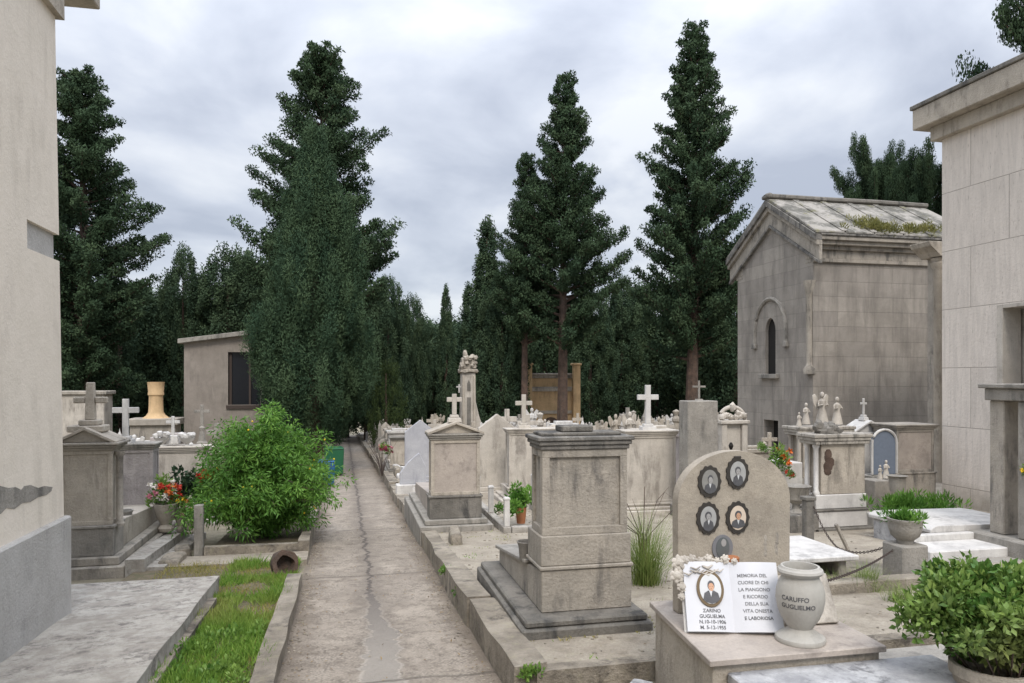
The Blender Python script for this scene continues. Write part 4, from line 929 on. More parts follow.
# ================================================================ TRAVERTINE BUILDING
XC, YC = 9.37, 10.09
T = thing('travertine_chapel', 'pale travertine-clad building with heavy cornice at the right edge', 'building', (0, 0, 0)); 
zt = zat(140, XC, YC)
YD1, YD0 = 9.00, 8.0      # door opening along Y
zd1 = zat(308, XC, YD1)
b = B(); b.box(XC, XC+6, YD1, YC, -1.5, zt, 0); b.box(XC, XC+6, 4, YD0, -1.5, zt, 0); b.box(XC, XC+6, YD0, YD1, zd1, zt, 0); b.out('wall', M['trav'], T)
b = B(); b.box(XC+.35, XC+5, YD0+.001, YD1-.001, -1.5, zd1-.001, 0); b.out('inner_wall', M['cream'], T)
b = B(); b.box(XC+.30, XC+.349, YD0+.001, YD1-.34, zd1-2.2, zd1-.35, 0); b.out('window', M['glass'], T)
b = B(); b.box(XC-.03, XC+.3, YD1-.06, YD1+.04, -1, zd1+.05, .005); b.box(XC-.03, XC+.3, YD0, YD1-.061, zd1-.01, zd1+.05, .005); b.out('frame', M['cream'], T)
b = B(); b.box(XC-.12, XC+.5, 4, YC+.12, zt+.001, zt+.22, .01); b.box(XC-.30, XC+1, 4, YC+.30, zt+.221, zt+.55, .012); b.out('cornice', M['tan'], T)
b = B(); b.box(XC-.33, XC+6, 4, YC+.33, zt+.551, zt+.62, .01); b.out('roof_edge', M['dark'], T)
b = B(); b.box(XC-.06, XC+6.1, 4, YC+.06, -1.5, zat(508, XC, YC), .01); b.out('plinth', M['kerb'], T)
# neighbour with the column and little cornice, seen between
T = thing('columned_chapel', 'narrow strip of a stone chapel with half column and cornice beside the travertine wall', 'building', (0, 0, 0))
Yn = 13.2; xn = xat(934, Yn); zc = zat(243, xn, Yn)
b = B(); b.box(xn+.12, xn+4, Yn+.1, Yn+.32, -1.5, zc-.3, .01); b.out('wall', M['tan2'], T)
b = B(); b.lathe([(.10, -1.4), (.10, zc-.55), (.14, zc-.5), (.16, zc-.42), (.12, zc-.40), (.16, zc-.32)], xn+.12, Yn, 14); b.out('column', M['tan'], T, True)
for k in range(5):
    b2 = B(); 
b = B(); b.prism([(xn-.02, zc-.3), (xn-.10, zc-.2), (xn-.26, zc-.1), (xn-.30, zc), (xn+4, zc), (xn+4, zc-.3)], Yn-.2, Yn+.35, 'y', .01); b.out('cornice', M['tan'], T)

# ================================================================ COURSED STONE MAUSOLEUM
YM = 16.0; XM = xat(813, YM); YM2 = YM+3.55; XM2 = XM+4.45
zev = zat(262, XM, YM); zsoff = zat(240, XM, YM); ymid = (YM+YM2)/2
zr = zat(207, XM, ymid)
T = thing('stone_mausoleum', 'large coursed stone mausoleum with gabled facade, arched slit window and lichened slab roof', 'building', (0, 0, 0))
# walls with real openings in the facade: window and low door
aw = [(0, 0)]
yw = YM+3.75*.50
def xz_y(px): # Y on the facade plane for a column
    u = (px-512)/FPX; return XM*(fy+u*ry)/(fx+u*rx)
yw0, yw1 = xz_y(776), xz_y(765); ywc = (yw0+yw1)/2; hw = abs(yw1-yw0)/2*.92
zw0, zw1 = zat(374, XM, ywc), zat(318, XM, ywc)
yd0, yd1 = xz_y(777), xz_y(762); zd = zat(420, XM, ywc)
g_ = gz(YM)
gab = .0
# facade as a grid of pieces
def fbox(y0, y1, z0, z1): b.box(XM, XM+.45, y0, y1, z0, z1, 0)
b = B()
ztop = zev
yd0, yd1 = ywc-hw*1.5, ywc+hw*1.3
fbox(YM, yd0, -2, ztop); fbox(yd1, YM2, -2, ztop); fbox(yd0, yd1, zd, zw0)
fbox(yd0, ywc-hw, zw0, ztop); fbox(ywc+hw, yd1, zw0, ztop); 
# arch head
ar = [(ywc-hw, zw1-hw*1.6)]+[(ywc-hw*math.cos(R(a)), zw1-hw*1.6+hw*1.6*math.sin(R(a))) for a in range(10, 171, 16)]+[(ywc+hw, zw1-hw*1.6), (ywc+hw, ztop), (ywc-hw, ztop)]
b.prism(ar, XM, XM+.45, 'x', 0)
b.prism([(YM, ztop), (YM2, ztop), (ymid, zr-.12)], XM, XM+.45, 'x', 0)
b.box(XM+.45, XM2, YM, YM+.4, -2, ztop, 0); b.box(XM+.45, XM2, YM2-.4, YM2, -2, ztop, 0)
b.out('wall', M['ashlar'], T)
b = B(); b.box(XM+.30, XM+.36, yd0, yd1, -2, zd, 0); b.out('door', M['void'], T); b = B(); b.box(XM+.09, XM+.12, ywc-hw*.995, ywc+hw*.995, zw0+.001, zw1-.001, 0); b.out('window', M['void'], T)
# hood mould
b = B(); ro = hw*3.1; zc_ = zw1-.42
b.tube([(XM-.02, ywc-ro, zc_-.25)]+[(XM-.02, ywc-ro*math.cos(R(a)), zc_+ro*1.25*math.sin(R(a))) for a in range(0, 181, 12)]+[(XM-.02, ywc+ro, zc_-.25)], .055, 6)
for s in (-1, 1): b.box(XM-.08, XM-.001, ywc+s*ro-.10, ywc+s*ro+.10, zc_-.38, zc_-.24, .01)
b.out('hood_mould', M['grey'], T, True)
b = B(); b.box(XM-.12, XM, ywc-hw*1.8, ywc+hw*1.8, zw0-.12, zw0-.002, .01); b.out('sill', M['grey'], T)
# corner colonnette
b = B(); zc0, zc1 = zat(374, XM, YM), zat(280, XM, YM); b.lathe([(.14, 0), (.15, .12), (.085, .22), (.08, .3), (.08, zc1-zc0-.35), (.09, zc1-zc0-.33), (.13, zc1-zc0-.12), (.15, zc1-zc0)], XM-.03, YM+.10, 14, zc0); b.out('colonnette', M['tan2'], T, True)
# cornices on the long side
b = B()
for (o_, za, zb_) in ((.07, zev, zev+.09), (.03, zev+.091, zev+.30), (.12, zev+.301, zev+.40), (.24, zev+.401, zev+.50), (.32, zev+.501, zev+.60)):
    b.box(XM-.01, XM2+.1, YM-o_, YM+.3, za, zb_, .01); b.box(XM-.01, XM2+.1, YM2-.3, YM2+o_, za, zb_, .01)
b.out('cornice', M['tan2'], T)
b = B(); b.box(XM-.015, XM2+.12, YM-.36, YM+.3, zev+.601, zev+.68, .012); b.out('gutter_edge', M['crust'], T)
# raking cornices on facade
ze2 = zev+.50
def rake(y_end, off_in, depth_, t0, t1, mt, name='raking_cornice'):
    b = B()
    for s_, ye in ((-1, YM-.34), (1, YM2+.34)):
        sl = (zr+.02-ze2)/(ymid-(YM-.34))
        pts = [(ye, ze2+t0), (ymid, zr+t0+.02), (ymid, zr+t1+.02), (ye, ze2+t1)]
        b.prism(pts, XM-depth_, XM+.02, 'x', .008)
    return b.out(name, mt, T)
rake(0, 0, .20, -.02, .14, M['crust']); rake(0, 0, .14, -.14, -.021, M['tan2']); rake(0, 0, .06, -.50, -.141, M['tan2']); rake(0, 0, .10, -.58, -.501, M['crust'])
# roof slabs
b = B(); nS = 6
for s_, ye in ((-1, YM-.36), (1, YM2+.36)):
    for k in range(nS):
        xa = XM-.17+(XM2+.3-XM+.17)*k/nS; xb = XM-.17+(XM2+.3-XM+.17)*(k+1)/nS-.03
        b.prism([(ye, ze2+.142), (ymid, zr+.162), (ymid, zr+.25), (ye, ze2+.21)], xa, xb, 'x', .012)
        if k: b.prism([(ye, ze2+.212), (ymid, zr+.252), (ymid, zr+.275), (ye, ze2+.245)], xa-.11, xa+.06, 'x', .015)
b.out('roof', M['roof'], T)
b = B(); b.box(XM-.22, XM2+.35, ymid-.16, ymid+.16, zr+.20, zr+.32, .03); b.rough(2, .02, 3); b.out('ridge', M['dark'], T)
b = B(); b.ball((XM-.12, ymid, zr+.31), (.10, .14, .05), 10, wob=.5); b.out('finial', M['dark'], T, True)
# moss on the roof
rs = np.random.RandomState(3); cen = []
for i in range(70):
    xx = rs.uniform(XM+1.3, XM2-.1) if i < 46 else rs.normal(XM+1.6, .3); q = abs(rs.normal(0, .12)) if i < 46 else rs.uniform(0, .35)
    cen.append((xx, YM-.34+(ymid-YM+.34)*q, ze2+.24+(zr-ze2)*q))
cen = np.array(cen); P, D, tn = cloud(rs, cen, np.full((70, 3), .12), 45, .9); link('moss', leaves('moss', P, D, .10, .012, tn, M['moss'], .3), T)

# ================================================================ FAR LEFT BUILDING, OCHRE MONUMENTS
Yb = 25.0; xl, xr = xat(184, Yb), xat(288, Yb); zl_, zr_ = zat(343, xl, Yb), zat(330, xr, Yb)
T = thing('rendered_building', 'small plain beige building with one dark window, behind the left graves', 'building', (0, 0, 0))
wx0, wx1 = xat(228, Yb), xat(260, Yb); wz0, wz1 = zat(405, wx0, Yb), zat(352, wx0, Yb)
b = B(); b.box(xl, wx0, Yb, Yb+6, -3, zl_, 0); b.box(wx1, xr, Yb, Yb+6, -3, zl_, 0); b.box(wx0, wx1, Yb, Yb+6, -3, wz0, 0); b.box(wx0, wx1, Yb, Yb+6, wz1, zl_, 0)
b.prism([(xl, zl_), (xr, zl_), (xr, zr_)], Yb, Yb+6, 'y', 0); b.out('wall', M['render'], T)
b = B(); b.prism([(xl-.15, zl_-.02), (xr+.1, zr_+.0), (xr+.1, zr_+.14), (xl-.15, zl_+.12)], Yb-.2, Yb+6.2, 'y', .01); b.out('roof', M['grey'], T)
b = B(); b.box(wx0, wx1, Yb+.16, Yb+.2, wz0, wz1, 0); b.out('window', M['glass'], T)
b = B(); b.box(wx0+.02, wx0+.10, Yb+.10, Yb+.155, wz0, wz1, 0); b.box(wx0+.62, wx0+.68, Yb+.10, Yb+.155, wz0, wz1, 0); b.box(wx0-.05, wx1+.05, Yb-.06, Yb-.002, wz0-.12, wz0-.01, 0); b.out('window_frame', M['iron'], T)
Yc = 24; X_ = xat(156, Yc); g_ = gz(Yc); z0 = zat(418, X_, Yc)
T = thing('ochre_column', 'truncated ochre-yellow round column on a stone pedestal in the left graves', 'monument', (X_, Yc, g_))
z0 -= g_; zt = zat(382, X_, Yc)-g_; hh_ = zt-z0
b = B(); b.lathe([(.38, 0), (.27, .08), (.21, .18), (.20, .4), (.195, hh_*.62), (.225, hh_*.64), (.225, hh_*.70), (.215, hh_*.72), (.235, hh_*.95), (.25, hh_), (.20, hh_-.03), (0, hh_-.1)], 0, 0, 20, z0); b.out('shaft', M['yellow'], T, True)
b = B(); b.box(-.62, .62, -.4, .4, -.2, z0-.2, .02); b.box(-.7, .7, -.5, .5, z0-.2, z0, .02); b.out('pedestal', M['tan2'], T)
# cream block monument behind
X_ = xat(80, 26); g_ = gz(26)
T = thing('cream_monument', 'low cream block monument behind the worn cross on the far left', 'monument', (X_, 26, g_))
z1 = zat(391, X_, 26)-g_; b = B(); b.box(-.7, .7, 0, .9, -.2, z1-.12, .02); b.out('block', M['cream'], T); b = B(); b.box(-.78, .78, -.08, .98, z1-.119, z1, .02); b.out('cornice', M['tan2'], T)
# central bell-tower like broken monument
Yk = 26; X_ = xat(468, Yk); g_ = gz(Yk); T = thing('rocky_monument', 'tall slender cream monument with carved rocky top in the middle of the graves', 'monument', (X_, Yk, g_))
H_ = zat(350, X_, Yk)-g_
b = B(); b.box(-.55, .55, -.4, .5, -.2, H_*.25, .03); b.out('pedestal', M['tan2'], T)
b = B(); b.box(-.27, .27, -.2, .3, H_*.25+.001, H_*.80, .02, .03); b.prism([(.25, H_*.25), (.62, H_*.25), (.40, H_*.40), (.26, H_*.55)], -.1, .3, 'y', .03); b.out('shaft', M['cream'], T)
b = B(); b.box(-.32, .32, -.26, .34, H_*.80+.001, H_*.83, .02); b.box(-.26, .26, -.2, .28, H_*.831, H_*.93, .03, .05).rough(3, .05, 6)
for k_ in range(26): b.ball((rnd.uniform(-.28, .28), rnd.uniform(-.26, 0), H_*rnd.uniform(.84, .95)), rnd.uniform(.05, .10), 7, wob=.7)
b.ball((-.10, 0, H_*.96), (.09, .1, .16), 8, wob=.6); b.out('carved_top', M['tan'], T, True)
b = B(); b.box(-.07, .07, -.215, -.15, H_*.34, H_*.58, 0); b.out('niche', M['dark'], T)
b = B(); b.prism([(-.06, H_*.64), (.06, H_*.64), (.06, H_*.70), (0, H_*.735), (-.06, H_*.70)], -.205, -.14, 'y', 0); b.out('niche', M['dark'], T)
b = B()
for s_ in (-1, 1): b.box(s_*.19-.04, s_*.19+.04, -.25, -.17, H_*.26, H_*.77, .01)
b.out('pilaster', M['tan'], T)
b = B(); cross_geo(b, .3, H_*.62, .05, .2, x=-.32, y=0); b.out('side_cross', M['marble'], T)
# ochre chapel
Yo = 32; xl, xr = xat(527, Yo), xat(575, Yo); g_ = gz(Yo); h = (xr-xl)/2
T = thing('ochre_chapel', 'small ochre-yellow chapel tomb with corner pillars and stepped cornice under the tall conifer', 'chapel', ((xl+xr)/2, Yo, g_)); z1 = zat(372, xl, Yo)-g_
b = B(); b.box(-h, h, 0, 1.6, -.3, z1-.75, .02); b.box(-h+.12, h-.12, .1, 1.5, z1-.749, z1-.28, .02); b.out('wall', M['yellow'], T)
b = B(); b.box(-h-.1, h+.1, -.1, 1.7, z1-.75+.002, z1-.66, .02); b.box(-h, h, .0, 1.6, z1-.279, z1-.16, .02); b.box(-h-.08, h+.08, -.08, 1.7, z1-.159, z1-.05, .02); b.out('cornice', M['tan2'], T)
b = B()
for s_ in (-1, 1): b.box(s_*h-.17, s_*h+.17, -.28, -.11, -.3, z1+.30, .02); b.box(s_*h-.22, s_*h+.22, -.32, .0, z1+.301, z1+.40, .02)
b.out('corner_pillar', M['yellow'], T)
b = B()
for k in range(2): b.box(-h+.18, h-.18, -.10, -.002, 1.7+k*1.0, 1.84+k*1.0, .01)
b.out('string_course', M['tan'], T)
b = B(); b.prism([(-.35, .4), (.35, .4), (.35, 1.2)]+[(.35*math.cos(R(a)), 1.2+.35*math.sin(R(a))) for a in range(20, 161, 20)]+[(-.35, 1.2)], -.03, -.003, 'y', 0); b.out('door', M['bark'], T)

# ================================================================ MEMORIAL IN THE FOREGROUND
zs = .34
A = PT(710, 661, 3.555); Bc = PT(660, 612, 4.30); D_ = PT(887, 646, 3.755)
ax = (D_-A); ax.z = 0; ang = math.atan2(ax.y, ax.x)
Wd = ax.length; 
T = thing('memorial_base', 'low box grave with rose-beige marble top carrying the book and vase', 'grave', (A.x, A.y, 0), ang)
ci, si = math.cos(-ang), math.sin(-ang)
loc = lambda v: (ci*(v.x-A.x)-si*(v.y-A.y), si*(v.x-A.x)+ci*(v.y-A.y))
bl = loc(Bc); DB = .95
quad = [(0, 0), (Wd, 0), (Wd+.03, DB), (bl[0]*DB/bl[1], DB)]
zs = A.z
b = B(); b.prism(quad, zs-.032, zs, 'z', .004); b.out('top_slab', M['pinkm'], T)
q2 = [(.03, .03), (Wd-.02, .03), (Wd+.01, DB-.02), (quad[3][0]+.03, DB-.02)]
b = B(); b.prism(q2, -.35, zs-.033, 'z', .004); b.out('side_wall', M['tan'], T)
b = B(); b.prism([(.10, -1.2), (1.25, -1.2), (1.25, .02), (.10, .02)], zs-.12, zs-.07, 'z', .006); b.out('front_cover', M['mott'], T); b = B(); b.prism([(.13, -1.1), (1.22, -1.1), (1.22, .02), (.13, .02)], -.3, zs-.121, 'z', .004); b.out('front_body', M['grey'], T)
# headstone
YS = PT(678, 600, 4.22).y+.04; x0, x1 = xat(678, YS), xat(790, YS); hw_ = (x1-x0)/2; xc = (x0+x1)/2; ztp = zat(451, xc, YS)
T = thing('rounded_headstone', 'pinkish-grey rounded headstone bearing five oval photographs', 'headstone', (xc, YS, zs))
r_ = hw_; Hs = ztp-zs; rise = .30
pts = [(-hw_, -.01)]+[(-hw_*math.cos(R(a)), Hs-rise+rise*math.sin(R(a))**.95) for a in range(0, 181, 5)]+[(hw_, -.01)]
pts = [(x, z if z > 0 else .001) for x, z in pts]
b = B(); b.prism(pts, 0, .075, 'y', .005); b.out('stele', M['heads'], T)
def portrait(name, parent, cx, cz, s, kind, M4=None, tint=0, lab=None, y0=0.0):
    pv_ = random.Random(int(cx*9000)+int(cz*7000)); hk = pv_.uniform(.85, 1.35); sk = pv_.uniform(.85, 1.12); hx = pv_.uniform(-.05, .05)*s; up_ = pv_.uniform(-.04, .05)*s; dk = pv_.choice(['enam', 'enamg', 'enamd'])
    """oval enamel photograph: scalloped frame, pale ground, head and shoulders"""
    Mx = (M4 or Matrix.Identity(4)) @ Matrix.Translation((cx, y0, cz))
    el = lambda a, c, n=28, k=0, dx=0, dz=0: [(dx+a*math.cos(2*math.pi*i/n)*(1+k*math.cos(13*2*math.pi*i/n)), dz+c*math.sin(2*math.pi*i/n)*(1+k*math.cos(13*2*math.pi*i/n))) for i in range(n)]
    b = B()
    if kind == 'scallop': b.prism(el(s*.80, s*1.02, 78, .055), -.010, 0, 'y', .001, Mx)
    else: b.prism(el(s*.70, s*.93, 40), -.010, 0, 'y', .002, Mx)
    fr = b.out(name, M['bronze'] if kind != 'gilt' else M['gilt'], parent, label=lab)
    b = B(); b.prism(el(s*.56, s*.77, 36), -.0125, -.0101, 'y', 0, Mx); b.out('enamel', M['enam2'] if tint == 2 and kind == 'scallop' else (M['enam'] if tint else M[dk]), fr)
    b = B(); sh = [(-.44, -.52), (-.36, -.22), (-.16, -.10), (.16, -.10), (.36, -.22), (.44, -.52), (.28, -.66), (0, -.74), (-.28, -.66)]; b.prism([(x*s*sk+hx*.5, z*s*(2-sk)) for x, z in sh], -.0145, -.0126, 'y', 0, Mx); b.out('suit', M['ink'], fr)
    b = B(); b.prism([(-.09*s, -.09*s), (.09*s, -.09*s), (0, -.42*s)], -.0160, -.0146, 'y', 0, Mx); b.out('collar', M['enam'], fr)
    b = B(); b.prism(el(s*.19*hk, s*.25*(.9+.1*hk), 20, .015, hx, s*.20+up_), -.0146, -.0127, 'y', 0, Mx); b.out('hair', M['ink'], fr)
    b = B(); b.prism(el(s*.145*(.8+.2*hk), s*.20, 20, 0, hx, s*.12+up_), -.0168, -.0147, 'y', 0, Mx); b.prism([(-.06*s+hx, -.12*s), (.06*s+hx, -.12*s), (.05*s+hx, up_), (-.05*s+hx, up_)], -.0166, -.0148, 'y', 0, Mx); b.out('face', M['skin'] if tint else M['skg'], fr)
    b = B()
    for k in (-1, 1): b.prism(el(s*.022, s*.014, 8, 0, k*s*.065+hx, s*.14+up_), -.0175, -.0169, 'y', 0, Mx)
    b.prism(el(s*.04, s*.010, 8, 0, hx, s*.02+up_), -.0175, -.0169, 'y', 0, Mx); b.out('features', M['ink'], fr)
    return fr
M['gilt'] = plain('worn_gilt', (.13, .09, .045), .5); M['enam'] = plain('pale_enamel', (.55, .56, .56), .3, .08); M['enam2'] = plain('warm_enamel', (.62, .52, .42), .3, .1)
M['enamg'] = plain('grey_enamel', (.36, .36, .35), .3, .2, 30); M['enamd'] = plain('dim_enamel', (.24, .235, .22), .3, .3, 30)
M['skin'] = plain('tinted_photo_skin', (.52, .30, .19), .5, .1); M['skg'] = plain('grey_photo_skin', (.34, .33, .32), .5, .1); M['drke'] = plain('dark_enamel', (.12, .13, .13), .3)
def onst(px, py): X = xat(px, YS); return X-xc, zat(py, X, YS)-zs
for (px, py, tn_, lab, sz) in ((709, 481.5, 0, 'upper left grey portrait in a dark frame', .079), (737, 473, 0, 'upper right portrait with a small crown on its frame', .079), (707.5, 518, 0, 'lower left grey portrait', .079), (737, 517.5, 2, 'lower right colour portrait', .081)):
    cx, cz = onst(px, py); fr = portrait('oval_portrait', T, cx, cz, sz*1.14, 'scallop', None, tn_, lab)
    if py == 473: b = B(); b.box(cx-.022, cx+.022, -.012, 0, cz+.088, cz+.10, .002); b.out('crest', M['bronze'], fr)
cx, cz = onst(722, 547.5)
b = B(); n = 40; b.prism([(cx+.066*math.cos(2*math.pi*i/n), cz+.076*math.sin(2*math.pi*i/n)) for i in range(n)], -.008, 0, 'y', .001); fr = b.out('oval_portrait', M['inkg'], T, label='lowest portrait, blackened and half hidden by the book')
b = B(); b.prism([(cx+.042*math.cos(2*math.pi*i/n), cz+.062*math.sin(2*math.pi*i/n)) for i in range(n)], -.011, -.0081, 'y', 0); b.out('enamel', M['drke'], fr)
b = B(); b.prism([(cx+.005+.016*math.cos(2*math.pi*i/n), cz+.03+.022*math.sin(2*math.pi*i/n)) for i in range(n)], -.0125, -.0111, 'y', 0); b.out('face', M['skg'], fr)
# stains where letters were
b = B()
for cx_, cz_ in (onst(765, 546), onst(777, 544)):
    for k in range(4): b.ball((cx_+rnd.uniform(-.006, .006), 0, cz_+(k-1.5)*.03), (.011, .0012, .022), 8, wob=.6)
b.out('stain', M['tan2'], T, True)

# text helper
def text_mesh(s, size, mt, extr=.0008, align='CENTER', spacing=1.0):
    cu = bpy.data.curves.new('lettering', 'FONT'); cu.body = s; cu.size = size; cu.align_x = align; cu.align_y = 'CENTER'; cu.extrude = extr; cu.space_line = 1.0; cu.offset = size*.008; cu.space_character = spacing
    o = bpy.data.objects.new('tmp', cu); COL.objects.link(o); bpy.context.view_layer.update()
    me = bpy.data.meshes.new_from_object(o.evaluated_get(bpy.context.evaluated_depsgraph_get())); bpy.data.objects.remove(o); bpy.data.curves.remove(cu)
    me.materials.clear(); me.materials.append(mt); return me
# open book plaque, leaning back; measured corners
YB = 3.98
bk0, bk1 = PT(687, 636, 3.95), PT(783, 632, 3.93)
wB = (bk1-bk0).length*1.0; base = Vector(((bk0.x+bk1.x)/2, (bk0.y+bk1.y)/2, zs+.004))
T = thing('open_book_plaque', 'white marble open-book plaque with oval portrait and lettering, leaning before the headstone', 'plaque', base, math.atan2(bk1.y-bk0.y, bk1.x-bk0.x))
tilt = Matrix.Rotation(R(-24), 4, 'X'); Sh = Matrix.Identity(4)
hB = .365; Mx = tilt
def page(s_):
    b = B(); n = 8; pts = []
    for i in range(n+1):
        q = i/n; pts.append((s_*q*wB/2, -.028-.012*math.sin(q*math.pi)+.008*(1-q)**4*2.5))
    prof = pts+[(s_*wB/2, 0), (0, 0)]
    if s_ < 0: prof = prof[::-1]
    b.prism(prof, 0, hB, 'z', 0, Mx); return b.out('page', M['white'], T, True)
page(-1); page(1)
b = B(); b.box(-wB/2-.012, wB/2+.012, .001, .014, -.004, hB+.004, .002, M=Mx); b.out('cover', M['marble'], T)
b = B(); b.prism([(.018, 0), (.16, 0), (.145, .28)], -.04, .04, 'x', .002); b.out('rest', M['dark'], T)
portrait('oval_portrait', T, -wB*.235, hB*.60, .103, 'gilt', Mx, 2, 'colour portrait in a thin gilt oval frame', -.037)
def put(s, x, z, size, mt, y=-.0435, sp=1.0):
    me = text_mesh(s, size, mt, spacing=sp); me.transform(Matrix.Translation((x, 0, z)) @ Matrix.Rotation(R(90), 4, 'X'))
    for v in me.vertices:       # the letters follow the curve of the page
        q = min(1, abs(v.co.x)/(wB/2)); v.co.y += -.0012-(.028+.012*math.sin(q*math.pi)-.02*(1-q)**4)
    me.transform(Mx); return link('lettering', me, T)
for i, s in enumerate(('ZARINO', 'GUGLIELMA', 'N.10-10-1906', 'M. 5-12-1955')): put(s, -wB*.235, hB*.29-i*.0285, .0255, M['ink'], -.0405)
for i, s in enumerate(('MEMORIA DEL', 'CUORE DI CHI', 'LA PIANGONO', 'E RICORDO', 'DELLA SUA', 'VITA ONESTA', 'E LABORIOSA')): put(s, wB*.27-.022+.002*i, hB*.80-i*.037, .0245, M['inkg'] if i < 6 else M['ink'], -.0432)
# carved white roses along its top left
b = B(); rr = random.Random(3)
def rose(c, s):
    s *= .82; b.ball(c, (s*.7, s*.35, s*.7), 8, Mx, .5)
    for k in range(7): a = k*.9; b.ball((c[0]+s*.8*math.cos(a), c[1]+.006, c[2]+s*.8*math.sin(a)), (s*(.35+.2*abs(math.cos(a))), s*.22, s*(.35+.2*abs(math.sin(a)))), 7, Mx, .4)
for (x, z, s) in ((-.27, hB-.005, .042), (-.235, hB+.005, .03), (-.285, hB-.075, .040), (-.262, hB-.135, .030), (-.20, hB+.012, .030), (-.155, hB+.004, .024), (-.11, hB+.014, .028), (-.065, hB+.006, .020), (-.02, hB+.016, .026), (.03, hB+.005, .018), (-.272, hB-.185, .02)): rose((x, -.03, z), s)
for i in range(12):
    x = -.26+rr.random()*.17; z = hB-.02-rr.random()*.05; b.tube([Mx @ Vector(q) for q in ((x, -.045, z), (x+.03, -.047, z-.012), (x+.055, -.045, z+.005))], [.003, .006, .002], 5)
b.out('carved_roses', M['cream'], T, True)
# small second book behind the vase
pb = PT(838, 618, 4.0); T = thing('marble_plaque', 'smaller cream plaque leaning behind the inscribed vase', 'plaque', (PT(812, 600, 4.05).x, PT(812, 600, 4.05).y+.02, zs+.004), -.05)
b = B(); b.box(-.14, .17, -.018, .012, 0, .27, .004, M=Matrix.Rotation(R(-28), 4, 'X')); b.out('plate', M['cream'], T); b = B(); b.prism([(.018, 0), (.13, 0), (.12, .18)], -.03, .03, 'x', .002); b.out('rest', M['dark'], T)
# amber candle pot
b = B(); b.lathe([(0, 0), (.032, 0), (.04, .012), (.042, .045), (.036, .05), (0, .045)], seg=16)
pc = PT(743, 566, 4.16); T = tag(b.out('candle_holder', M['clay'], None, True, loc=(pc.x, YS-.055, zat(565, pc.x, YS-.055))), 'small round terracotta candle pot against the headstone', 'candle pot')
b = B(); b.box(-.05, .05, -.045, .045, zs-T.location.z+.001, -.001, .004); tag(b.out('small_block', M['pinkm'], loc=T.location), 'small stone block holding the terracotta candle pot', 'block')
# vase
pv = PT(812, 640, 3.74)
T = thing('inscribed_vase', 'grey-white marble urn vase with engraved names beside the open book', 'vase', (pv.x, pv.y+.10, zs+.001))
dv = dep(T.location.x, T.location.y); k = dv/FPX*.885
prof = [(0, 0), (27*k, 0), (27.5*k, 2*k), (26.5*k, 5*k), (20*k, 9*k), (15*k, 12*k), (13.5*k, 15*k), (16*k, 19*k), (20.5*k, 26*k), (24.5*k, 36*k), (26.5*k, 47*k), (26*k, 57*k), (23.5*k, 66*k), (20.5*k, 71*k), (20*k, 74*k), (23.5*k, 76*k), (25*k, 78.5*k), (24*k, 81*k), (22*k, 82*k), (21*k, 84*k), (18.5*k, 84*k), (17.5*k, 80*k), (18*k, 60*k), (0, 55*k)]
M['vase'] = stone('grey_white_marble', (.43, .41, .37), (.36, .345, .31), amt=.45, dirt=(.22, .21, .19), rough=.55, bmp=.1, speck=.08)
b = B(); b.lathe(prof, seg=48); b.out('body', M['vase'], T, True)
va = math.atan2(-T.location.y, -T.location.x)      # the side turned to the path
def vtext(s, zc, size, off=0):
    me = text_mesh(s, size, M['ink'], .0006)
    for v in me.vertices:
        z = zc+v.co.y; r_ = 0
        for (ra, za), (rb, zb) in zip(prof[6:13], prof[7:14]):
            if za <= z <= zb: r_ = ra+(rb-ra)*(z-za)/(zb-za)
        r_ += .0012+v.co.z; a = va-.12+(v.co.x+off)/r_; v.co = (r_*math.cos(a), r_*math.sin(a), z)
    return link('lettering', me, T)
vtext('CARUFFO', 52*k, .032, -.012); vtext('GUGLIELMO', 43.5*k, .032, .004)

# ---- foreground bush in a pot (right)
T = thing('leafy_shrub', 'rounded shrub with small glossy light green leaves in a beige pot, bottom right corner', 'shrub', (PT(1008, 683, 3.5).x, PT(990, 683, 3.5).y, .13))
rs = np.random.RandomState(41); cl = []
while len(cl) < 420:
    v = rs.normal(size=3); v /= np.linalg.norm(v); r_ = rs.uniform(.55, 1)**.5
    lob = 1+.28*noise.noise(Vector(v)*2.6)*2
    cl.append((v[0]*.42*r_*lob+.06, v[1]*.34*r_*lob, .44+v[2]*.185*r_*lob))
cl = np.array(cl); cl = np.vstack([cl, rs.normal(size=(60, 3))*np.array([.05, .05, .04])+np.array([-.30, .05, .48])])
P, D, tn = cloud(rs, cl, np.full((len(cl), 3), .05), 34, .35); link('foliage', leaves('foliage', P, D, .042*rs.uniform(.6, 1.3, len(P)), .0125, tn, M['shrub'], .35), T)
b = B()
for i in range(16):
    v = rs.normal(size=3); v /= np.linalg.norm(v); b.tube([(0, 0, 0), (v[0]*.15, v[1]*.15, .15), (v[0]*.36, v[1]*.32, .28+abs(v[2])*.18)], [.008, .005, .003], 4)
b.out('stems', M['bark'], T); b = B(); b.lathe([(0, -.25), (.11, -.25), (.165, .17), (.18, .18), (.18, .23), (.16, .23), (.15, .16), (0, .15)], -.10, -.03, 24); b.out('pot', M['tan'], T, True)
b = B(); b.box(-1.3, 1.3, -1.2, .25, -.16, -.06, .01); b.box(-1.2, 1.2, .251, .5, -.16, -.02, .01); tag(b.out('foreground_slab', M['grey'], loc=(3.2, 3.45, .05)), 'mottled grey marble grave slab at the bottom right under the shrub', 'grave slab')

